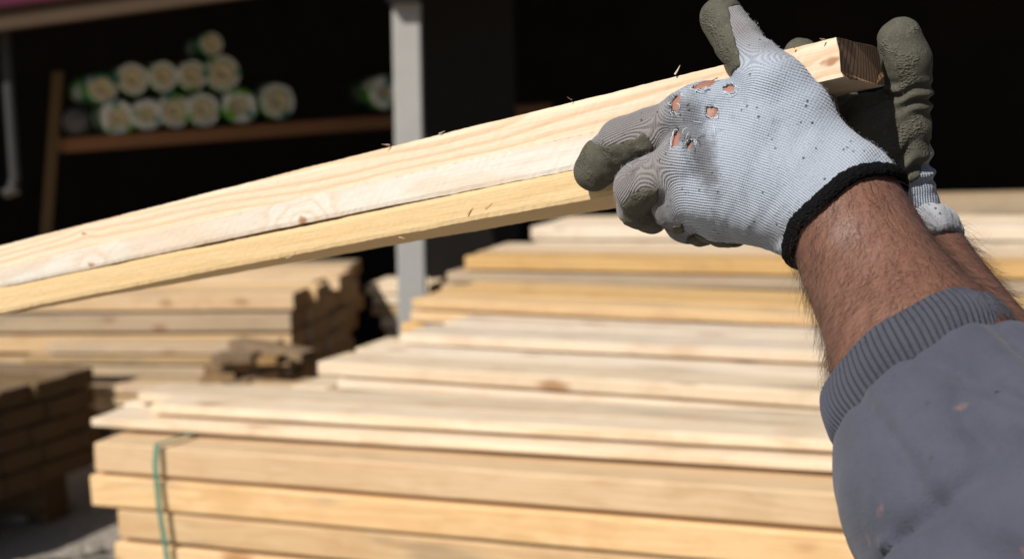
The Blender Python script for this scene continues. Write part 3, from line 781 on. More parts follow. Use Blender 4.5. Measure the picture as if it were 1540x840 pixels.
def normals_of(V, Q):
    fn = np.cross(V[Q[:, 2]] - V[Q[:, 0]], V[Q[:, 3]] - V[Q[:, 1]])
    N = np.zeros_like(V)
    for k in range(4): np.add.at(N, Q[:, k], fn)
    return N / (np.linalg.norm(N, axis=1)[:, None] + 1e-12)
def relax(V, Q, it=2, lam=0.5):
    for _ in range(it):
        acc = np.zeros_like(V); m = np.zeros(len(V))
        for k in range(4):
            a, b = Q[:, k], Q[:, (k + 1) % 4]
            np.add.at(acc, a, V[b]); np.add.at(acc, b, V[a]); np.add.at(m, a, 1); np.add.at(m, b, 1)
        V = V + lam * (acc / np.maximum(m, 1)[:, None] - V)
    return V
def set_attr(o, name, vals):
    a = o.data.attributes.new(name, 'FLOAT', 'POINT'); a.data.foreach_set('value', np.asarray(vals, np.float32))
_rs = np.random.RandomState(3)
_lat = _rs.uniform(-1, 1, (32, 32, 32))
def vn(p, sc):
    """smooth value noise"""
    q = np.asarray(p) * sc; i = np.floor(q).astype(int); f = q - i; f = f * f * (3 - 2 * f)
    r = 0
    for a in (0, 1):
        for b in (0, 1):
            for c in (0, 1):
                wgt = (f[:, 0] if a else 1 - f[:, 0]) * (f[:, 1] if b else 1 - f[:, 1]) * (f[:, 2] if c else 1 - f[:, 2])
                r = r + wgt * _lat[(i[:, 0] + a) % 32, (i[:, 1] + b) % 32, (i[:, 2] + c) % 32]
    return r

def cam_dir(x, y, z): d = np.array([x, y, z], float) @ M3; return d / np.linalg.norm(d)
TOW = cam_dir(0, 0, -1)                              # towards the viewer

# --- joints (world)
Wl = P(1266, 322, .700); El = c2w((.222, -.150, .545)); SHl = c2w((.350, .100, .420))
Wr = P(1352, 352, .800); Er = c2w((.309, -.179, .660)); SHr = c2w((.540, .080, .690))

def finger(js, offs, t0):
    """js: list of (px, py, D, r, palmdir cam) joints; returns prims"""
    out = []; t = t0
    for i in range(len(js) - 1):
        a, b = js[i], js[i + 1]
        pr = Prim(P(*a[:3]), P(*b[:3]), a[3], b[3], pal=cam_dir(*b[4]), off=offs, t0=t, tip=(i == len(js) - 2))
        out.append(pr); t += pr.L
    return out
PB = (0.05, -0.25, 1.0)                               # palm side of the left hand: away from the viewer
palm_l = [
    Prim(P(1250, 300, .697), P(1040, 180, .724), .0205, .0140, pal=cam_dir(*PB), off=-.027, t0=.02),
    Prim(P(1245, 305, .695), P(1034, 240, .714), .0205, .0140, pal=cam_dir(*PB), off=-.008, t0=.02),
    Prim(P(1240, 318, .695), P(1054, 288, .713), .0200, .0140, pal=cam_dir(*PB), off=.012, t0=.02),
    Prim(P(1232, 336, .700), P(1086, 322, .722), .0165, .0135, pal=cam_dir(*PB), off=.030, t0=.02),
    Prim(P(1262, 262, .700), P(1168, 128, .703), .0185, .0140, pal=cam_dir(-.4, -.1, 1), off=-.045, t0=.02),
    Prim(P(1190, 170, .704), P(1070, 152, .722), .0150, .0115, pal=cam_dir(*PB), off=-.034, t0=.05),
    Prim(P(1150, 205, .704), P(1110, 290, .708), .0175, .0170, pal=cam_dir(*PB), off=0.0, t0=.05),
    Prim(P(1298, 372, .682), P(1262, 318, .697), .0325, .0315, flat=(cam_dir(.5, .2, -1), 1.22), pal=cam_dir(*PB), off=0.0, t0=-.02),
    Prim(P(1264, 305, .699), P(1215, 262, .698), .0315, .0245, flat=(cam_dir(.3, .1, -1), 1.25), pal=cam_dir(*PB), off=0.0, t0=0.0),
]
fing_l = [
    finger([(1040, 180, .724, .0135, PB), (940, 212, .748, .0118, PB), (908, 240, .761, .0112, (-.1, -.9, .35)), (893, 256, .766, .0105, (-.55, -.75, .3))], -.027, .09),
    finger([(1034, 240, .714, .0135, PB), (957, 281, .733, .0114, PB), (960, 310, .748, .0104, (.75, -.45, .45)), (979, 323, .760, .0096, (.8, -.6, .3))], -.008, .09),
    finger([(1054, 288, .713, .0138, PB), (1016, 312, .733, .0112, PB), (1032, 334, .752, .0098, (.3, -.8, .5)), (1055, 344, .762, .0092, (.3, -.8, .3))], .012, .09),
    finger([(1086, 322, .722, .0132, PB), (1072, 330, .738, .0108, PB), (1085, 340, .752, .0094, (.3, -.8, .5)), (1103, 344, .760, .0090, (.3, -.8, .3))], .030, .09),
    finger([(1168, 128, .703, .0140, (-.9, -.2, .4)), (1112, 66, .722, .0108, (-.9, -.25, .15)), (1086, 28, .734, .0112, (-.9, -.35, .15))], -.045, .075),
]
PR = (-.75, 0, -.65)                                  # palm side of the right hand: towards the viewer and the boards
palm_r = [
    Prim(P(1345, 345, .795), P(1305, 185, .770), .0205, .0150, pal=cam_dir(*PR), off=-.02, t0=.02),
    Prim(P(1345, 345, .800), P(1290, 215, .782), .0200, .0150, pal=cam_dir(*PR), off=0, t0=.02),
    Prim(P(1340, 350, .800), P(1290, 250, .790), .0190, .0140, pal=cam_dir(*PR), off=.02, t0=.02),
    Prim(P(1374, 335, .790), P(1368, 200, .770), .0125, .0100, pal=cam_dir(*PR), off=-.04, t0=.02),
    Prim(P(1345, 330, .795), P(1335, 235, .785), .0170, .0150, pal=cam_dir(*PR), off=-.03, t0=.02),
    Prim(P(1372, 392, .790), P(1352, 345, .798), .0265, .0270, flat=(cam_dir(1, .2, 0), 1.15), pal=cam_dir(*PR), off=0, t0=-.02),
]
fing_r = [
    finger([(1305, 185, .770, .0130, PR), (1268, 165, .800, .0112, PR), (1232, 112, .803, .0100, (-.7, -.5, -.4)), (1207, 86, .792, .0096, (-.5, -.7, -.4))], -.02, .09),
    finger([(1290, 215, .782, .0125, PR), (1245, 195, .790, .0108, PR), (1205, 160, .795, .0100, PR)], 0, .09),
    finger([(1290, 250, .790, .0120, PR), (1245, 240, .785, .0105, PR), (1210, 215, .785, .0095, PR)], .02, .09),
    finger([(1368, 200, .770, .0100, PR), (1367, 128, .763, .0098, PR), (1363, 92, .758, .0112, PR), (1355, 60, .757, .0103, PR)], -.04, .09),
    [Prim(P(1374, 82, .762), P(1387, 88, .764), .0060, .0042, pal=cam_dir(*PR), off=-.04, t0=.10)],
]
axl = (El - Wl) / np.linalg.norm(El - Wl); axr = (Er - Wr) / np.linalg.norm(Er - Wr)
def hand(p, palm, fings, k=0.010):
    a = union(palm, p, k)
    f = None
    for fg in fings:
        q = union(fg, p, 0.004); f = q if f is None else smin(f, q, 0.0012)
    return smin(a, f, 0.006)
def in_box(p, lo, hi): return ((p > lo) & (p < hi)).all(1)
def bounds(prims, pad):
    lo = np.min([np.minimum(q.a, q.b) - max(q.ra, q.rb) for q in prims], 0) - pad
    hi = np.max([np.maximum(q.a, q.b) + max(q.ra, q.rb) for q in prims], 0) + pad
    return lo, hi
CUT_L = P(1262, 324, .690)                            # glove ends at this plane
cutn_l = axl * 0.93 + cam_dir(1, -.12, 0) * 0.30; cutn_l /= np.linalg.norm(cutn_l)
CUT_R = P(1395, 352, .790)
cutn_r = cam_dir(.42, -1, -.35)

def knit_coords(V, prims):
    W = 0; kc = 0; ka = 0; pl_ = 0; lt = 0
    best = np.full(len(V), 1e9)
    for q in prims:
        if q.pal is None: continue
        w_, t = q.proj(V)
        dist = q.d(V)
        wt = np.exp(-np.clip(dist + 0.004, -0.02, 0.05) / 0.0035)
        lat = w_ @ q.lat; dor = -(w_ @ q.pal); r = q.ra + (q.rb - q.ra) * t
        ang_ = np.arctan2(lat, dor)
        W = W + wt; kc = kc + wt * (q.off + r * np.sin(np.clip(ang_, -1.5, 1.5)) + r * 0.6 * (ang_ - np.clip(ang_, -1.5, 1.5)))
        pv = -dor / (np.sqrt(lat * lat + dor * dor) + 1e-6)
        along = ((V - q.a) @ q.ab) / q.L
        ka = ka + wt * (q.t0 + along)
        over = np.clip((along - (q.L - q.rb * 0.35)) / q.rb, 0, 2) if q.tip else 0
        pl_ = pl_ + wt * (pv + over * 1.6)
    return kc / W, ka / W, pl_ / W

SPL = np.array([[930, 205], [1020, 215], [1110, 228], [1180, 252], [1235, 292], [1275, 345], [1310, 410]], float)
SPR = np.array([[1340, 60], [1350, 150], [1350, 250], [1355, 330], [1375, 400]], float)
def dense(c, n=200):
    k = np.linspace(0, len(c) - 1, n); o = np.stack([np.interp(k, np.arange(len(c)), c[:, i]) for i in (0, 1)], 1)
    for _ in range(60): o[1:-1] = (o[:-2] + o[1:-1] * 2 + o[2:]) / 4
    return o
def spine_coords(V, spine, mpp=0.000335):
    c = w2c(V); q = np.stack([770 + c[:, 0] / c[:, 2] * F_PX, 420 - c[:, 1] / c[:, 2] * F_PX], 1)
    S = dense(spine); sl_ = np.concatenate([[0], np.cumsum(np.linalg.norm(np.diff(S, axis=0), axis=1))])
    T = np.gradient(S, axis=0); T /= np.linalg.norm(T, axis=1)[:, None]
    wsum = 0; kc = 0; ka = 0
    d2 = np.array([((q - S[i]) ** 2).sum(1) for i in range(0, 200, 4)]); mn = d2.min(0)
    for k, i in enumerate(range(0, 200, 4)):
        w_ = np.exp(-(np.sqrt(d2[k]) - np.sqrt(mn)) / 6.0)
        r_ = q - S[i]
        kc = kc + w_ * (r_[:, 0] * -T[i, 1] + r_[:, 1] * T[i, 0]); ka = ka + w_ * (sl_[i] + (r_ * T[i]).sum(1)); wsum = wsum + w_
    return kc / wsum * mpp, ka / wsum * mpp
def glove_coords(V, palm, fings, spine, sgn):
    kp, ap = spine_coords(V, spine)
    dp = union(palm, V, 0.010)
    Wt_ = np.exp(-np.clip(dp + 0.004, -0.01, 0.05) / 0.005) * 1.4; kc = Wt_ * kp; ka = Wt_ * ap
    for fg in [g_ for i_, g_ in enumerate(fings) if i_ not in (2, 3)]:
        q0 = fg[0]; o0, a0 = spine_coords(q0.a[None], spine); o0, a0 = o0[0], a0[0]
        d_ = None
        for q in fg:
            w_, t = q.proj(V); dist = q.d(V)
            wt = np.exp(-np.clip(dist + 0.004, -0.01, 0.05) / 0.004) * np.clip((t * q.L + (q.t0 - q0.t0)) / 0.018, 0.02, 1)
            # lateral measured the way it shows from the back of the hand
            d = q.ab / q.L; lat = np.cross(d, TOW); lat /= np.linalg.norm(lat); dor = np.cross(lat, d)
            x_, y_ = w_ @ lat, w_ @ dor
            r = q.ra + (q.rb - q.ra) * t; an = np.arctan2(x_, np.abs(y_) + 1e-5)
            along = (V - q.a) @ d
            kc = kc + wt * (o0 + sgn * r * 1.15 * an); ka = ka + wt * (a0 - (q.t0 - q0.t0) - along); Wt_ = Wt_ + wt
    return kc / Wt_, ka / Wt_
HOLES = [(1056, 126, 16, 7, -.35), (1098, 134, 9.5, 7.5, 0), (1018, 155, 8, 16, .3), (1071, 169, 9, 8.5, 0), (1018, 210, 8, 15.5, .35), (1037, 220, 7.5, 11.5, .35), (1087, 200, 2.5, 2.5, 0)]
def hole_field(p):
    c = w2c(p); px = 770 + c[:, 0] / c[:, 2] * F_PX; py = 420 - c[:, 1] / c[:, 2] * F_PX
    r = np.full(len(p), 1e3)
    for (hx, hy, a, b, ro) in HOLES:
        dx, dy = px - hx, py - hy
        u_ = dx * math.cos(ro) + dy * math.sin(ro); v_ = -dx * math.sin(ro) + dy * math.cos(ro)
        th = np.arctan2(v_ / b, u_ / a)
        q = np.sqrt((u_ / a) ** 2 + (v_ / b) ** 2) / (1 + 0.14 * np.sin(3 * th + hx) + 0.10 * np.sin(7 * th + hy))
        r = np.minimum(r, (q - 1) * min(a, b) * 0.00034)
    return np.where(c[:, 2] < 0.722, r, 1.0)
# ---------- left glove
def glove_l(p): return hand(p, palm_l, fing_l)
def glove_l_cut(p):
    d = glove_l(p)
    return np.maximum(np.maximum(d, (p - CUT_L) @ cutn_l), -hole_field(p))
def grid(prims, pad, h):
    lo, hi = bounds(prims, pad)
    return [np.arange(lo[i], hi[i] + h, h) for i in range(3)]
allL = palm_l + sum(fing_l, [])
COATP = [[(977, 209), (984, 228), (962, 268), (925, 300), (870, 305), (840, 275), (850, 222), (872, 205), (888, 210), (905, 218), (920, 217), (945, 213), (958, 208), (968, 201)],
         [(935, 315), (943, 302), (952, 293), (965, 287), (976, 283), (990, 284), (990, 312), (1002, 334), (985, 362), (940, 345)],
         [(1012, 341), (1026, 336), (1030, 350), (1014, 352)],
         [(1032, 356), (1046, 352), (1060, 358), (1082, 365), (1104, 366), (1130, 354), (1138, 385), (1030, 385)],
         [(1093, 10), (1099, 26), (1104, 52), (1111, 80), (1113, 98), (1085, 125), (1020, 60), (1020, -40), (1128, -40), (1124, 8), (1108, 8)]]
def poly_sd(px, py, poly):
    P_ = np.array(poly, float); n = len(P_); d = np.full(len(px), 1e9); ins = np.zeros(len(px), bool)
    for i in range(n):
        a, b = P_[i], P_[(i + 1) % n]; e = b - a; wx, wy = px - a[0], py - a[1]
        t_ = np.clip((wx * e[0] + wy * e[1]) / (e @ e), 0, 1)
        d = np.minimum(d, np.hypot(wx - e[0] * t_, wy - e[1] * t_))
        c_ = (a[1] > py) != (b[1] > py)
        xi = a[0] + (py - a[1]) / (e[1] if abs(e[1]) > 1e-9 else 1e-9) * e[0]
        ins ^= c_ & (px < xi)
    return np.where(ins, -d, d)
def coat_left(p):
    c = w2c(p); px = 770 + c[:, 0] / c[:, 2] * F_PX; py = 420 - c[:, 1] / c[:, 2] * F_PX
    r = np.full(len(p), 1e9)
    fd = np.array([union(fg, p, 0.004) for fg in fing_l] + [union(palm_l, p, 0.010) - 0.001])
    own = fd.argmin(0)
    for i, q in enumerate(COATP):
        k_ = {0: (0,), 1: (1,), 2: (2,), 3: (2, 3, 5), 4: (4,)}[i]
        sd = poly_sd(px, py, q)
        if i == 3: sd = np.where(own == 5, sd + 3, sd)
        ok = np.isin(own, k_)
        gap_ = np.clip(np.min([fd[j] for j in k_], 0) - fd.min(0), 0, 1)
        r = np.minimum(r, np.where(ok, sd, np.maximum(sd, gap_ * 6000)))
    return r * 0.00034
def coat_mask_l(p):
    _, ka_, pm_ = knit_coords(p, allL)
    back = (0.35 - pm_) * 0.006
    near = (gl_grad(p) @ TOW)
    return np.where(near > -0.05, coat_left(p), np.minimum(back, coat_left(p))) + 0.0008 * vn(p * 190, 1.0)
def gl_grad(p):
    e = 0.001; g = np.stack([glove_l(p + np.eye(3)[i] * e) - glove_l(p - np.eye(3)[i] * e) for i in range(3)], 1)
    return g / (np.linalg.norm(g, axis=1)[:, None] + 1e-9)
gl = grid(allL, 0.006, 0.00105)
V, Q = surface_nets(glove_l_cut, *gl)
V = relax(V, Q, 2, 0.4)
N = normals_of(V, Q)
kc, ka = glove_coords(V, palm_l, fing_l, SPL, 1.0)
# wrinkles and knuckle relief of the worn fabric
cv = w2c(V); pxv = 770 + cv[:, 0] / cv[:, 2] * F_PX; pyv = 420 - cv[:, 1] / cv[:, 2] * F_PX
KA = np.stack([kc, ka, kc * 0], 1)
wr1 = vn(KA * [26, 95, 1], 1.0); wr2 = vn(KA * [60, 210, 1] + 5, 1.0)
near_wrist = np.clip((pxv - 1085) / 90, 0, 1) * np.clip((pyv - 190) / 120, 0, 1)
near_thumb = np.clip((150 - pyv) / 60, 0, 1)
wz = np.exp(-((pxv - 1166 - 0.12 * (pyv - 290)) ** 2 / 900)) * np.clip((pyv - 195) / 60, 0, 1) + 0.5 * np.exp(-((pxv - 1120) ** 2 / 900)) * np.clip((pyv - 265) / 50, 0, 1)
disp = 0.0010 * wz * np.sin((pxv - 0.30 * (pyv - 250)) / 3.0 + 2.4 * vn(V * 55, 1.0)) * (0.45 + 0.55 * vn(V * 40 + 4, 1.0))
disp += 0.0012 * near_wrist * vn(KA * [40, 110, 1] + 9, 1.0)
disp += wr1 * 0.0007 + wr2 * 0.0003 + 0.0009 * vn(V * 60, 1.0)
kn_ = np.exp(-((pxv - 1040) ** 2 / 900 + (pyv - 185) ** 2 / 1500)) + np.exp(-((pxv - 1038) ** 2 / 900 + (pyv - 238) ** 2 / 500))
disp += 0.0016 * kn_
cml = np.clip(coat_mask_l(V) / 0.0015 + 0.6, 0, 1)
V = V + N * (disp * cml - 0.0003 * (1 - cml))[:, None]
M_knit_done = None
def knit_material(name, base, dark, holes=True):
    t = NT(name); v = t.coord()
    kc_ = t.attr('kc'); ka_ = t.attr('ka')
    nz_ = t.math('SUBTRACT', t.noise(v, 55, 2), 0.5)
    p1 = t.math('ADD', t.math('MULTIPLY', kc_, 2 * math.pi / 0.00130), t.math('MULTIPLY', nz_, 2.0))
    p2 = t.math('MULTIPLY', ka_, 2 * math.pi / 0.00120)
    s1 = t.math('SINE', p1)
    row = t.math('SINE', t.math('ADD', p2, t.math('MULTIPLY', t.math('ABSOLUTE', s1), 1.6)))
    h = t.math('ADD', t.math('MULTIPLY', s1, 0.75), t.math('MULTIPLY', row, 0.16))
    fz = t.noise(v, 900, 3, 0.7)
    hh = t.math('ADD', h, t.math('MULTIPLY', fz, 1.6))
    gap = t.math('MULTIPLY', t.smooth(s1, 0.1, -0.9), t.math('ADD', 0.70, t.math('MULTIPLY', row, -0.28)))
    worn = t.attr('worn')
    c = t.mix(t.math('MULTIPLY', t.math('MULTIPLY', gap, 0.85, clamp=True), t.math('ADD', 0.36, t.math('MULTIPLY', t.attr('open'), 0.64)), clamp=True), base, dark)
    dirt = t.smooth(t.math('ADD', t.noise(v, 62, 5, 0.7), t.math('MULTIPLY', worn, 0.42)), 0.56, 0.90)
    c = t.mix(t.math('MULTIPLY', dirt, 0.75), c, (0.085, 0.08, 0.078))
    c = t.mix(t.math('MULTIPLY', t.attr('brown'), 1.0, clamp=True), c, t.mix(1.0, c, (0.52, 0.39, 0.30), 'MULTIPLY'))
    spk = t.math('SUBTRACT', 1.0, t.smooth(t.voro(v, 230), 0.12, 0.22))
    spk = t.math('MULTIPLY', spk, t.smooth(t.noise(v, 70, 3), 0.50, 0.60))
    c = t.mix(t.math('MULTIPLY', spk, 0.85), c, (0.03, 0.028, 0.028))
    nor = t.bump(hh, 0.00034, 0.9)
    return t.done(c, 0.9, nor, 0.15, Sheen_Weight=0.25, Sheen_Roughness=0.5)
M_knit = knit_material('grey_white_knit', (0.43, 0.483, 0.565), (0.10, 0.105, 0.125))
fingerside = np.clip((1035 - pxv) / 45, 0, 1) * np.clip((pxv - 850) / 20, 0, 1)
thumbside = np.clip((105 - pyv) / 60, 0, 1)
brown = np.clip(0.85 * fingerside + 0.75 * thumbside + np.clip((pyv - 322) / 40, 0, 1) * 0.35, 0, 1)
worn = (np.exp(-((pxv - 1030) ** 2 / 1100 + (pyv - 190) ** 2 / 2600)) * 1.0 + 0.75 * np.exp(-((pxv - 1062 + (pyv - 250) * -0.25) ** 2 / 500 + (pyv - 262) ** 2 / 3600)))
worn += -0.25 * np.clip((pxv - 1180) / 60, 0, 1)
M_skin = None

# ---------- skin
t = NT('tanned_skin'); v = t.coord()
n1 = t.noise(v, 22, 4, 0.6); n2 = t.noise(v, 210, 4, 0.65); n3 = t.voro(v, 420)
c = t.mix(n1, (0.150, 0.066, 0.042), (0.26, 0.135, 0.095)); c = t.mix(t.smooth(n2, 0.55, 0.75), c, (0.16, 0.06, 0.036))
c = t.mix(t.attr('untanned'), c, (0.33, 0.155, 0.108))
c = t.mix(t.math('MULTIPLY', t.math('SUBTRACT', 1.0, t.smooth(t.voro(v, 330), 0.08, 0.2)), 0.35), c, (0.15, 0.06, 0.035))
hgt = t.math('ADD', t.math('MULTIPLY', n2, 0.8), t.math('MULTIPLY', n3, 0.25))
M_skin = t.done(c, 0.5, t.bump(hgt, 0.0006, 0.8), 0.35, Subsurface_Weight=0.12, Subsurface_Scale=0.006)
t = NT('dark_hair'); M_hair = t.done((0.045, 0.022, 0.012), 0.4)

# ---------- body field
mid = (SHl + SHr) / 2
across = SHr - SHl; across[2] = 0; across /= np.linalg.norm(across)
fwd = np.array([-across[1], across[0], 0.0])
if fwd[0] > 0: fwd = -fwd
upv = np.array([0, 0, 1.0])
neck = mid + upv * 0.07 - fwd * 0.01; headc = mid + upv * 0.235 + fwd * 0.035
pelv = mid - upv * 0.50 - fwd * 0.04; pelv[2] = max(pelv[2], 0.88)
hipL = pelv - across * 0.09 - upv * 0.05; hipR = pelv + across * 0.09 - upv * 0.05
kneL = hipL * [1, 1, 0] - across * 0.05 + fwd * 0.08 + upv * 0.47; kneR = hipR * [1, 1, 0] + across * 0.05 + fwd * 0.03 + upv * 0.47
ankL = kneL * [1, 1, 0] - fwd * 0.05 + upv * 0.09; ankR = kneR * [1, 1, 0] - fwd * 0.08 + upv * 0.09
torso = [Prim(mid - upv * 0.02, mid - upv * 0.16, .115, .145, flat=(fwd, 1.25)), Prim(mid - upv * 0.16, pelv, .145, .150, flat=(fwd, 1.25)),
         Prim(SHl, SHr, .062, .062), Prim(mid, neck, .075, .056), Prim(neck, headc - upv * 0.06, .056, .058)]
skull = [Prim(headc + upv * 0.025 - fwd * 0.018, headc + upv * 0.025 + fwd * 0.018, .080, .074), Prim(headc - upv * 0.02 + fwd * 0.02, headc - upv * 0.085 + fwd * 0.045, .062, .036),
         Prim(headc + fwd * 0.098 - upv * 0.002, headc + fwd * 0.112 - upv * 0.038, .009, .015),
         Prim(headc - upv * 0.072 + fwd * 0.083, headc - upv * 0.072 + fwd * 0.086, .014, .014)]
ears = [Prim(headc + across * s * 0.078 + upv * 0.012 - fwd * 0.01, headc + across * s * 0.080 - upv * 0.022 - fwd * 0.004, .014, .010, flat=(across, 1.8)) for s in (-1, 1)]
arms = [Prim(Wl + axl * -0.005, Wl + axl * 0.10, .0290, .0375, flat=(TOW, 1.10)), Prim(Wl + axl * 0.10, El, .0375, .043, flat=(TOW, 1.05)), Prim(El, SHl, .044, .058),
        Prim(Wr, Wr + axr * 0.12, .0265, .036), Prim(Wr + axr * 0.12, Er, .036, .041), Prim(Er, SHr, .043, .058)]
legs = [Prim(hipL, kneL, .085, .058), Prim(kneL, ankL, .058, .040), Prim(hipR, kneR, .085, .058), Prim(kneR, ankR, .058, .040)]
for a_ in (ankL, ankR): legs += [Prim(a_ - upv * 0.05 - fwd * 0.03, a_ - upv * 0.06 + fwd * 0.14, .032, .026)]
boxL = bounds(palm_l + sum(fing_l, []), 0.03); boxR = bounds(palm_r + sum(fing_r, []), 0.03)
def body(p):
    d = union(arms[:3], p, 0.02)
    d = smin(d, union(arms[3:], p, 0.02), 0.002)
    t_ = union(torso, p, 0.05); hd = smin(union(skull, p, 0.025), union(ears, p, .004), 0.008)
    for s in (-1, 1):
        eye = np.linalg.norm(p - (headc + across * s * 0.032 + fwd * 0.108 + upv * 0.006), axis=1) - 0.013
        hd = -smin(-hd, eye, 0.012)
    t_ = smin(t_, hd, 0.02); d = smin(d, t_, 0.02)
    d = smin(d, union(legs, p, 0.03), 0.03)
    for bx, (pm_, fg_) in ((boxL, (palm_l, fing_l)), (boxR, (palm_r, fing_r))):
        m = in_box(p, bx[0], bx[1])
        if m.any():
            dd = d[m]; d[m] = smin(dd, hand(p[m], pm_, fg_) + 0.0022 - 0.0012 * np.clip(1 - hole_field(p[m]) / 0.002, 0, 1), 0.006)
    return d
def axis_grid(lo, hi, flo, fhi, h, H):
    a = [flo]
    while a[-1] > lo: a.append(a[-1] - min(H, max(h, (flo - a[-1]) * 0.25 + h)))
    b = [fhi]
    while b[-1] < hi: b.append(b[-1] + min(H, max(h, (b[-1] - fhi) * 0.25 + h)))
    return np.array(a[:0:-1] + list(np.arange(flo, fhi, h)) + b)
flo = np.minimum(boxL[0], boxR[0]) + 0.02; fhi = np.maximum(boxL[1], boxR[1]) - 0.02
fhi[0] += 0.01; flo[2] -= 0.04; flo[1] -= 0.06
lo = np.min([np.minimum(q.a, q.b) - q.ra for q in torso + skull + arms + legs], 0) - 0.06
hi = np.max([np.maximum(q.a, q.b) + q.ra for q in torso + skull + arms + legs], 0) + 0.06
hi = np.maximum(hi, fhi); lo = np.minimum(lo, flo)
gx = [axis_grid(lo[i], hi[i], flo[i], fhi[i], 0.0020, 0.010) for i in range(3)]
Vb, Qb = surface_nets(body, *gx)
Vb = relax(Vb, Qb, 2, 0.4)
Nb = normals_of(Vb, Qb)
# tendons and soft relief on the forearms
fa = np.clip((Vb - Wl) @ axl, 0, .3)
Vb = Vb + Nb * (0.0008 * vn(Vb * 45, 1.0) * (np.linalg.norm(Vb - Wl, axis=1) < .3))[:, None]
person = mesh_obj('person', Vb, Qb, M_skin, smooth=True)
tag(person, 'person in grey sweatshirt and worn work gloves lifting boards, forearms bare', 'person')

set_attr(person, 'untanned', np.clip(-((Vb - Wl) @ axl) / 0.01, 0, 1) * (np.linalg.norm(Vb - P(1100, 220, .72), axis=1) < 0.12))
glove = mesh_obj('glove', V, Q, M_knit, person, smooth=True)
glove['label'] = 'torn pale knit glove with black cuff on the near hand'
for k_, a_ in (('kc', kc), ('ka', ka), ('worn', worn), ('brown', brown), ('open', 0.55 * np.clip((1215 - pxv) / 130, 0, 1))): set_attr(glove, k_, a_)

# ---------- rubber coating on the palm side and fingertips
t = NT('olive_rubber_coating'); v = t.coord()
n1 = t.noise(v, 60, 4, 0.65); cr = t.voro(t.mapv(v, (1, 1, 1.4)), 620); n2 = t.noise(v, 700, 3, 0.7, 1.2)
c = t.mix(n1, (0.060, 0.058, 0.042), (0.125, 0.118, 0.088))
c = t.mix(t.smooth(n2, 0.55, 0.75), c, (0.19, 0.178, 0.135))
crm = t.smooth(t.noise(v, 70, 3), 0.48, 0.62)
hgt = t.math('ADD', t.math('MULTIPLY', t.math('MULTIPLY', cr, crm), 1.6), t.math('MULTIPLY', n2, 0.9))
M_coat = t.done(c, 0.75, t.bump(hgt, 0.0009, 0.9), 0.3)
def coat_mesh(gf, prims, boxpr, thr, hgr, name, parent, extra=None, off=0.00045, mask=None):
    def f(p):
        d = gf(p)
        r = np.maximum(d - off, -(d + 0.0022))
        m = np.abs(d) < 0.009
        if m.any():
            if mask is not None: fld = mask(p[m])
            else:
                _, ka_, pm_ = knit_coords(p[m], prims)
                fld = (thr - pm_) * 0.006 + 0.0012 * vn(p[m] * 170, 1.0)
            if extra is not None: fld = fld + extra(p[m])
            r[m] = np.maximum(r[m], fld)
        r[~m] = np.maximum(r[~m], np.abs(d[~m]) - 0.004)
        return r
    gr = grid(boxpr, 0.006, hgr)
    V, Q = surface_nets(f, *gr)
    V = relax(V, Q, 1, 0.4); Nn = normals_of(V, Q)
    # crinkled rubber
    fold = 0.0007 * vn(V * 240, 1.0) * np.clip(0.3 + vn(V * 50, 1.0), 0, 1) + 0.0006 * np.abs(vn(V * 130 + 3, 1.0))
    V = V + Nn * fold[:, None]
    return mesh_obj(name, V, Q, M_coat, parent, smooth=True), V
gl_disp = lambda p: glove_l(p) - 0.0003 * vn(p * 60, 1.0)
coat_mesh(gl_disp, allL, allL, 0.22, 0.00105, 'rubber_coating', glove, extra=None, mask=lambda p: np.where((p - CUT_L) @ cutn_l > -0.03, 0.01, coat_mask_l(p)))

# ---------- black binding round the cuff
def ring_on(field, c0, nrm, count, grow=0.0):
    a = np.cross(nrm, upv); a /= np.linalg.norm(a); b = np.cross(nrm, a)
    q = 2 * np.pi * np.arange(count) / count
    dirs = np.cos(q)[:, None] * a + np.sin(q)[:, None] * b
    lo_, hi_ = np.zeros(count), np.full(count, 0.09)
    for _ in range(22):
        m = (lo_ + hi_) / 2; s = field(c0 + dirs * m[:, None]) < 0
        lo_ = np.where(s, m, lo_); hi_ = np.where(s, hi_, m)
    return c0 + dirs * (lo_ + grow)[:, None], dirs, lo_
cc = Wl + axl * 0.0; cc = cc - cutn_l * ((cc - CUT_L) @ cutn_l)
ringp, rd, rr_ = ring_on(glove_l, cc, cutn_l, 220, -0.0004)
def band(ringp, dirs, nrm, hw_, th, name, mat, parent, m=10, lump=0.0004, seed=1):
    n = len(ringp); V = []; rs = np.random.RandomState(seed)
    for i in range(n):
        for j in range(m):
            q = 2 * math.pi * j / m
            V.append(ringp[i] + nrm * (hw_ * math.cos(q) + 0.0012 * math.sin(i * 0.13)) + dirs[i] * (th * math.sin(q) + th * 0.4) + rs.uniform(-lump, lump, 3))
    Q = np.array([(i*m+j, i*m+(j+1) % m, ((i+1) % n)*m+(j+1) % m, ((i+1) % n)*m+j) for i in range(n) for j in range(m)])
    o = mesh_obj(name, V, Q[:, ::-1], mat, parent, smooth=True)
    return o
t = NT('black_terry'); v = t.coord(); h_ = t.math('ADD', t.noise(v, 800, 3, 0.7), t.voro(v, 700))
M_terry = t.done((0.006, 0.006, 0.007), 0.95, t.bump(h_, 0.0015), 0.1)
band(ringp, rd, cutn_l, 0.0042, 0.0024, 'cuff_binding', M_terry, glove)

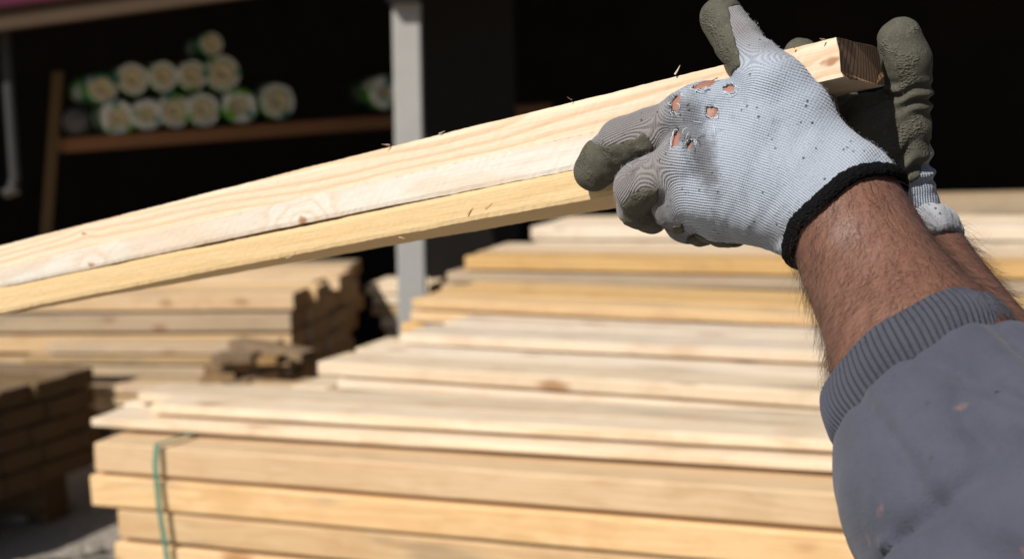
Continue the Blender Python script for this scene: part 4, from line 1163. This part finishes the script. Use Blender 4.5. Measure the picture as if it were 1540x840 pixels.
# ---------- frayed threads round the holes
M_thread = plain('frayed_thread_white', (0.62, 0.65, 0.70), 0.9, 0.15, 300)
M_thread2 = plain('frayed_thread_grey', (0.07, 0.07, 0.075), 0.9, 0.3, 300)
rs = np.random.RandomState(5)
def surf_pt(px, py):
    """first point where the view line meets the glove"""
    lo_ = 0.60
    ds = np.linspace(0.62, 0.78, 320); pts_ = np.array([P(px, py, d_) for d_ in ds]); q = glove_l(pts_) - 0.0008
    i = np.argmax(q < 0); return ds[i] if (q < 0).any() else None
Vt = {0: ([], []), 1: ([], [])}
for hi_, (hx, hy, a, b, ro) in enumerate(HOLES[:6]):
    for k in range(9):
        th = rs.uniform(0, 2 * math.pi); th2 = th + rs.uniform(-1.1, 1.1); sc = rs.uniform(0.95, 1.55)
        pts_ = []
        for s in np.linspace(0, 1, 6):
            tt = th + (th2 - th) * s; rr = 1.02 + (sc - 1.0) * math.sin(math.pi * s) * (1 if k % 3 else -0.4)
            u_, v_ = a * math.cos(tt) * rr, b * math.sin(tt) * rr
            x_, y_ = hx + u_ * math.cos(ro) - v_ * math.sin(ro) + rs.uniform(-.8, .8), hy + u_ * math.sin(ro) + v_ * math.cos(ro) + rs.uniform(-.8, .8)
            dd = surf_pt(x_, y_)
            if dd: pts_.append(P(x_, y_, dd - 0.0003 - 0.0007 * math.sin(math.pi * s) * rs.uniform(0.1, 1)))
        if len(pts_) < 4: continue
        kd = 1 if rs.uniform() < 0.3 else 0
        v_, f_ = tube_vf(pts_, 0.00017, 4); o_ = len(Vt[kd][0]); Vt[kd][0].extend(v_); Vt[kd][1].extend([tuple(q + o_ for q in f) for f in f_])
for k in range(14):                                     # grey pulled yarn over the worn knuckles
    x_, y_ = rs.normal(1034, 17), rs.normal(182, 26); pts_ = []
    an = rs.uniform(0, 6.28)
    for s in range(5):
        an += rs.uniform(-.9, .9); x_ += 3.2 * math.cos(an); y_ += 3.2 * math.sin(an); dd = surf_pt(x_, y_)
        if dd: pts_.append(P(x_, y_, dd - 0.0008 - rs.uniform(0, .0008)))
    if len(pts_) < 4: continue
    kd = 1 if k % 2 else 0
    v_, f_ = tube_vf(pts_, 0.00015, 4); o_ = len(Vt[kd][0]); Vt[kd][0].extend(v_); Vt[kd][1].extend([tuple(q + o_ for q in f) for f in f_])
for kd, m_ in ((0, M_thread), (1, M_thread2)):
    o_ = mesh_obj('frayed_threads', Vt[kd][0], Vt[kd][1], m_, glove); o_['kind'] = 'stuff'

# ---------- right glove
def glove_r(p): return hand(p, palm_r, fing_r) - 0.0012 * vn(p * 75, 1.0)
allR = palm_r + sum(fing_r, [])
def glove_r_cut(p): return np.maximum(glove_r(p), (p - CUT_R) @ cutn_r)
gr = grid(allR, 0.006, 0.0014)
V, Q = surface_nets(glove_r_cut, *gr); V = relax(V, Q, 2, 0.4); N = normals_of(V, Q)
kc, ka = glove_coords(V, palm_r, fing_r, SPR, 1.0)
cv = w2c(V); pyv = 420 - cv[:, 1] / cv[:, 2] * F_PX; pxv = 770 + cv[:, 0] / cv[:, 2] * F_PX
fold = np.clip((pyv - 110) / 40, 0, 1) * np.clip((320 - pyv) / 60, 0, 1)
def rfold(px_, py_): return (0.0011 + 0.0008 * np.sin(py_ / 17.0)) * np.sin((py_ + 0.45 * (px_ - 1360)) / 4.6 + 2.2 * np.sin(py_ / 23.0) + 0.8 * np.sin(px_ / 7.0))
V = V + N * (fold * rfold(pxv, pyv))[:, None]
glr = mesh_obj('glove', V, Q, M_knit, person, smooth=True)
glr['label'] = 'olive rubber-palmed glove on the far hand'
for k_, a_ in (('kc', kc), ('ka', ka), ('worn', np.zeros(len(V))), ('brown', np.clip((300 - pyv) / 150, 0, 1) * 0.8), ('open', np.full(len(V), .6))): set_attr(glr, k_, a_)
co, Vc = coat_mesh(glove_r, allR, allR, -0.15, 0.0014, 'rubber_coating', glr, extra=lambda p: np.clip(((p - CUT_R) @ cutn_r + 0.035) * 0.3, -.004, 0.01))
cv = w2c(Vc); pyc = 420 - cv[:, 1] / cv[:, 2] * F_PX; pxc = 770 + cv[:, 0] / cv[:, 2] * F_PX
Ncq = np.zeros(len(Vc) * 3, np.float32); co.data.vertices.foreach_get('normal', Ncq); Ncq = Ncq.reshape(-1, 3)
fold = np.clip((pyc - 110) / 40, 0, 1) * np.clip((320 - pyc) / 60, 0, 1)
Vc = Vc + Ncq * (fold * rfold(pxc, pyc) + 0.0004)[:, None]
co.data.vertices.foreach_set('co', Vc.astype(np.float32).ravel()); co.data.update()
# rolled knit cuff of the right glove
cc = Wr - cutn_r * ((Wr - CUT_R) @ cutn_r)
ringp, rd, rr_ = ring_on(lambda p: union(palm_r, p, 0.012), cc, cutn_r, 160, 0.0008)
M_cuffr = knit_material('rolled_cuff_knit', (0.40, 0.41, 0.44), (0.2, 0.2, 0.21))
cf = band(ringp, rd, cutn_r, 0.0085, 0.0036, 'rolled_cuff', M_cuffr, glr, m=14, lump=0.0005, seed=4)
Vq = np.zeros(len(cf.data.vertices) * 3, np.float32); cf.data.vertices.foreach_get('co', Vq); Vq = Vq.reshape(-1, 3)
Vq = Vq + 0.0016 * np.stack([vn(Vq * 90 + k, 1.0) for k in (0, 5, 9)], 1); cf.data.vertices.foreach_set('co', Vq.astype(np.float32).ravel()); cf.data.update()
for k_ in ('kc', 'ka', 'worn', 'brown', 'open'): set_attr(cf, k_, np.zeros(len(Vq)))

# ---------- sweatshirt
CO = Wl + axl * (0.342 * np.linalg.norm(El - Wl))      # sleeve opening centre, left
CO = P(1362, 530, .648)
nsl = axl * 0.96 + cam_dir(.25, -.1, 0) * 0.28; nsl /= np.linalg.norm(nsl)
SEAM = CO + nsl * 0.0225
sl_l = [Prim(SEAM + axl * -0.002, SEAM + axl * 0.045, .0455, .058), Prim(SEAM + axl * 0.045, El, .058, .068), Prim(El, SHl, .070, .078)]
sl_l += [Prim(P(1395, 735, .585), P(1440, 800, .565), .028, .034)]
COR = Wr + axr * 0.165
sl_r = [Prim(COR, COR + axr * 0.05, .048, .058), Prim(COR + axr * 0.05, Er, .058, .062), Prim(Er, SHr, .064, .076)]
tors_c = [Prim(mid - upv * 0.02, mid - upv * 0.16, .150, .178, flat=(fwd, 1.2)), Prim(mid - upv * 0.16, pelv - upv * 0.06, .178, .180, flat=(fwd, 1.2)), Prim(SHl, SHr, .082, .082), Prim(mid - upv * 0.01, mid + upv * 0.035, .105, .085)]
FD = [(cam_dir(.55, .1, -.2), 62, 0.0022), (cam_dir(.2, .8, .3), 41, 0.0018)]
def shirt(p):
    d = union(sl_l, p, 0.025); d = smin(d, union(sl_r, p, 0.02), 0.01)
    d = smin(d, union(tors_c, p, 0.05), 0.035)
    w1 = vn(p * 11, 1.0); w2 = vn(p * [17, 17, 17] + 3, 1.0)
    s = (p - El) @ axl
    q1 = np.stack([p @ axl * 26, p @ cam_dir(1, .5, 0) * 11, p @ cam_dir(-.3, .6, 1) * 11], 1)
    cre = np.clip(1 - np.abs(vn(q1 + 11, 1.0)) * 3.2, 0, 1) ** 2 * 0.0060
    q2 = np.stack([p @ cam_dir(.8, -.6, 0) * 9, p @ cam_dir(.6, .8, 0) * 30, p @ cam_dir(0, 0, 1) * 14], 1)
    cre = cre + np.clip(1 - np.abs(vn(q2 + 3, 1.0)) * 3.5, 0, 1) ** 2 * 0.0050
    d = d + cre - 0.0055 * w1 - 0.0035 * w2 - 0.0022 * np.abs(vn(p * [30, 30, 30] + 8, 1.0)) - 0.0024 * np.sin(s * 130 + 5 * w1 + 3 * vn(p * 21, 1.0)) * np.clip((s + 0.10) * 9, 0, 1)
    nk = np.linalg.norm(p - (mid + upv * 0.10), axis=1) - 0.075
    d = np.maximum(d, -nk)
    d = np.maximum(d, np.where((p - SEAM) @ nsl < 0.08, np.where(np.linalg.norm(p - SEAM, axis=1) < 0.12, -((p - SEAM) @ nsl), -1), -1))
    d = np.maximum(d, pelv[2] - 0.10 - p[:, 2])
    return d
lo, hi = bounds(sl_l + sl_r + tors_c, 0.02)
flo = np.array([0.10, 0.44, 1.0]); fhi = np.array([0.34, 0.66, 1.28])
flo = np.minimum(flo, SEAM - 0.09); fhi = np.maximum(SEAM + 0.09, El + 0.03); flo[2] = min(flo[2], El[2] - 0.05)
flo = np.maximum(flo, lo); fhi = np.minimum(fhi, hi)
gx = [axis_grid(lo[i], hi[i], flo[i], fhi[i], 0.0024, 0.011) for i in range(3)]
V, Q = surface_nets(shirt, *gx); V = relax(V, Q, 3, 0.45)
t = NT('blue_grey_jersey'); v = t.coord()
n1 = t.noise(v, 34, 6, 0.72); n2 = t.noise(v, 1100, 2, 0.6)
c = t.mix(t.smooth(n1, 0.25, 0.75), (0.066, 0.070, 0.096), (0.086, 0.090, 0.120))
sp_ = t.math('MULTIPLY', t.math('SUBTRACT', 1.0, t.smooth(t.math('ADD', t.voro(t.mapv(v, (1, 1.4, 1)), 42), t.math('MULTIPLY', t.noise(v, 300, 3), 0.25)), 0.15, 0.27)), t.smooth(t.noise(v, 14, 2), 0.40, 0.55))
c = t.mix(t.math('MULTIPLY', sp_, 0.55), c, (0.30, 0.16, 0.115))
dk_ = t.math('SUBTRACT', 1.0, t.smooth(t.voro(t.mapv(v, (1, 1, 1), (3, 3, 3)), 55), 0.04, 0.1))
c = t.mix(t.math('MULTIPLY', dk_, 0.4), c, (0.05, 0.05, 0.06))
nor = t.bump(t.math('ADD', t.math('MULTIPLY', n2, 0.7), t.math('MULTIPLY', t.noise(v, 120, 5, 0.7), 0.9)), 0.0010, 0.8)
M_jersey = t.done(c, 0.92, nor, 0.12, Sheen_Weight=0.12)
shirt_o = mesh_obj('sweatshirt', V, Q, M_jersey, person, smooth=True)

# ribbed cuff: real ribs, swept from the opening to the seam
def rib_cuff(c0, ax_, n0, n1, len_, r0_, r1_, name, parent, ribs=92, per=8, rows=26, ov=0.0, bul=0.003):
    a = np.cross(ax_, upv); a /= np.linalg.norm(a); b = np.cross(ax_, a)
    n = ribs * per; V = []; rs = np.random.RandomState(8)
    q = 2 * np.pi * np.arange(n) / n
    tw = 0.10
    prof = [(-0.10, -0.0045), (-0.03, -0.0022), (0.0, 0.0)] + [(i / rows, 0.0) for i in range(1, rows + 1)]
    lowf = vn(np.stack([np.cos(q) * 2 + 7, np.sin(q) * 2 + 7, q * 0], 1), 1.3)
    for (s, dr) in prof:
        ss = max(s, 0.0)
        r = r0_ + (r1_ - r0_) * ss + dr + bul * math.sin(math.pi * ss)
        nn = n0 * (1 - ss) + n1 * ss
        rib = (0.00028 + 0.00032 * min(1, max(0, s) * 5)) * np.sin(q * ribs + tw * ss * 3)
        rr = r + rib + 0.0012 * lowf + 0.0007 * np.sin(q * 7 + ss * 2.5)
        cen = c0 + ax_ * (len_ * (ss if s >= 0 else 0.04 * abs(s) * 10))
        dirs = np.cos(q)[:, None] * a + np.sin(q)[:, None] * b
        # shear the ring so that it lies in the plane with normal nn
        pts_ = dirs * rr[:, None]
        pts_ = pts_ - ax_[None, :] * ((pts_ @ nn) / (ax_ @ nn))[:, None] + 0.0012 * lowf[:, None] * ax_
        V.append(cen + pts_)
    V = np.concatenate(V); m = len(prof)
    Q = np.array([(i*n+j, i*n+(j+1) % n, (i+1)*n+(j+1) % n, (i+1)*n+j) for i in range(m - 1) for j in range(n)])
    o = mesh_obj(name, V, Q, M_rib, parent, smooth=True)
    set_attr(o, 'rib', np.tile(np.sin(q * ribs), m))
    return o
t = NT('blue_grey_rib_knit'); v = t.coord(); rb_ = t.attr('rib')
c = t.mix(t.noise(v, 30, 4, 0.6), (0.060, 0.063, 0.086), (0.085, 0.088, 0.115))
c = t.mix(t.smooth(rb_, -0.2, -0.9), c, (0.035, 0.037, 0.05))
tear = t.smooth(t.noise(t.mapv(v, (1, 1, 1), (2.3, 1, 4)), 60, 3, 0.6), 0.66, 0.72)
c = t.mix(t.math('MULTIPLY', tear, 0.6), c, (0.02, 0.02, 0.03))
M_rib = t.done(c, 0.92, t.bump(t.noise(v, 900, 3, 0.7), 0.0006), 0.12, Sheen_Weight=0.12)
rib_cuff(CO, axl, nsl, nsl, 0.024, .0438, .0455, 'ribbed_cuff', shirt_o)
rib_cuff(COR - axr * 0.045, axr, axr, axr, 0.05, .041, .047, 'ribbed_cuff', shirt_o, ribs=80, per=6, rows=12)

# trousers, shoes, head hair (outside the picture, seen from beside)
M_trous = plain('trousers_dark_blue', (0.035, 0.042, 0.065), 0.9, 0.2, 30, 0.001)
M_shoe = plain('work_shoe_brown', (0.10, 0.06, 0.035), 0.6, 0.2, 30, 0.001)
lg = [Prim(hipL, kneL, .100, .074), Prim(kneL, ankL, .074, .060), Prim(hipR, kneR, .100, .074), Prim(kneR, ankR, .074, .060), Prim(pelv + upv * 0.02, pelv - upv * 0.05, .163, .155, flat=(fwd, 1.2))]
def trous(p): return np.maximum(union(lg, p, 0.04) - 0.004 * vn(p * 13, 1.0), 0.075 - p[:, 2])
V, Q = surface_nets(trous, *grid(lg, 0.02, 0.010)); mesh_obj('trousers', relax(V, Q, 2), Q, M_trous, person, smooth=True)
for a_ in (ankL, ankR):
    sh = [Prim(a_ - upv * 0.045 - fwd * 0.04, a_ - upv * 0.055 + fwd * 0.15, .043, .037), Prim(a_ - upv * 0.04, a_ + upv * 0.03, .045, .046)]
    fs = lambda p: np.maximum(union(sh, p, 0.03), 0.002 - p[:, 2])
    V, Q = surface_nets(fs, *grid(sh, 0.02, 0.006)); mesh_obj('shoe', relax(V, Q, 2), Q, M_shoe, person, smooth=True)
hair_p = [Prim(headc + upv * 0.045 - fwd * 0.03, headc + upv * 0.048 + fwd * 0.015, .082, .074), Prim(headc + upv * 0.0 - fwd * 0.05, headc + upv * 0.03 - fwd * 0.04, .062, .07)]
fh = lambda p: union(hair_p, p, 0.03) - 0.003 * vn(p * 60, 1.0)
V, Q = surface_nets(fh, *grid(hair_p, 0.02, 0.006)); mesh_obj('hair', V, Q, M_hair, person, smooth=True)
for s in (-1, 1):
    ec_ = headc + across * s * 0.032 + fwd * 0.088 + upv * 0.006
    sph = [Prim(ec_, ec_ + fwd * 0.0005, .0122, .0122)]
    V, Q = surface_nets(lambda p: sph[0].d(p), *grid(sph, 0.004, 0.002))
    mesh_obj('eye', V, Q, plain('eye_white', (0.7, 0.68, 0.65), 0.2, 0.05), person, smooth=True)

# ---------- arm hair
def hairs(side_w, ax_, smin_, smax_, count, seed, lay, name, Lm=0.011):
    rs = np.random.RandomState(seed)
    s = (Vb - side_w) @ ax_; rad_ = np.linalg.norm(Vb - side_w - s[:, None] * ax_, axis=1)
    idx_ = np.nonzero((s > smin_) & (s < smax_) & (rad_ < 0.055))[0]
    pick = rs.choice(idx_, count)
    V = []; Fc = []
    for i in pick:
        p0 = Vb[i] + rs.uniform(-.001, .001, 3); nn = Nb[i]
        p0 = p0 + nn * (-0.0006)
        tdir = lay(p0, nn); tdir = tdir - nn * (tdir @ nn); l_ = np.linalg.norm(tdir)
        if l_ < 1e-6: continue
        tdir = tdir / l_ + rs.normal(0, .28, 3); tdir -= nn * (tdir @ nn); tdir /= np.linalg.norm(tdir)
        L = Lm * rs.uniform(0.4, 1.45); lift = rs.uniform(0.06, 0.40); crl = rs.normal(0, .45)
        sd = np.cross(nn, tdir)
        pts_ = []
        for k in range(6):
            u_ = k / 5
            pts_.append(p0 + tdir * L * u_ + nn * L * lift * math.sin(u_ * 1.9) + sd * L * crl * u_ * u_)
        r0_ = 0.000055
        T = pts_[5] - pts_[0]; T /= np.linalg.norm(T)
        b1 = np.cross(T, nn); b1 /= np.linalg.norm(b1) + 1e-9; b2 = np.cross(T, b1)
        k0 = len(V)
        for k, p_ in enumerate(pts_):
            r_ = r0_ * (1 - 0.75 * k / 5)
            for q in (0, 2.094, 4.189): V.append(p_ + r_ * (math.cos(q) * b1 + math.sin(q) * b2))
        for k in range(5):
            for j in range(3): Fc.append((k0 + k*3+j, k0 + k*3+(j+1) % 3, k0 + (k+1)*3+(j+1) % 3, k0 + (k+1)*3+j))
    o = mesh_obj(name, np.array(V), np.array(Fc), M_hair, person, smooth=True); o['kind'] = 'stuff'
layl = lambda p, n: cam_dir(-.45, -1, .0) * 0.8 + axl * 0.25
hairs(Wl, axl, 0.004, 0.13, 7500, 2, layl, 'arm_hair', 0.014)
layr = lambda p, n: cam_dir(.8, -.6, .1)
hairs(Wr, axr, 0.01, 0.16, 5000, 6, layr, 'arm_hair', 0.014)

# ---------- fuzz standing off the knit
Vg = np.zeros(len(glove.data.vertices) * 3, np.float32); glove.data.vertices.foreach_get('co', Vg); Vg = Vg.reshape(-1, 3).astype(float)
Ng = np.zeros(len(Vg) * 3, np.float32); glove.data.vertices.foreach_get('normal', Ng); Ng = Ng.reshape(-1, 3)
rs = np.random.RandomState(12); cm_ = coat_mask_l(Vg); cand = np.nonzero((cm_ > 0.002) & (hole_field(Vg) > 0.0005) & ((Vg - CUT_L) @ cutn_l < -0.002))[0]
Vf, Ff = [], []
for i in rs.choice(cand, 5200):
    n_ = Ng[i]; d_ = rs.normal(0, 1, 3); d_ -= n_ * (d_ @ n_); d_ /= np.linalg.norm(d_); L_ = rs.uniform(.0006, .0022)
    p0 = Vg[i] + rs.uniform(-.0005, .0005, 3) - n_ * .0003; k0 = len(Vf); b_ = np.cross(n_, d_)
    pp = [p0, p0 + n_ * L_ * .45 + d_ * L_ * .3, p0 + n_ * L_ * rs.uniform(.3, .8) + d_ * L_ * .9 + b_ * L_ * rs.uniform(-.4, .4)]
    for k, q in enumerate(pp):
        r_ = .00004 * (1, .85, .3)[k]
        for a_ in (0, 2.094, 4.189): Vf.append(q + r_ * (math.cos(a_) * b_ + math.sin(a_) * n_))
    for k in range(2):
        for j in range(3): Ff.append((k0 + k*3+j, k0 + k*3+(j+1) % 3, k0 + (k+1)*3+(j+1) % 3, k0 + (k+1)*3+j))
M_fuzz = plain('glove_fuzz', (0.55, 0.60, 0.67), 0.9, 0.15, 300)
fz_ = mesh_obj('knit_fuzz', np.array(Vf), np.array(Ff), M_fuzz, glove); fz_['kind'] = 'stuff'
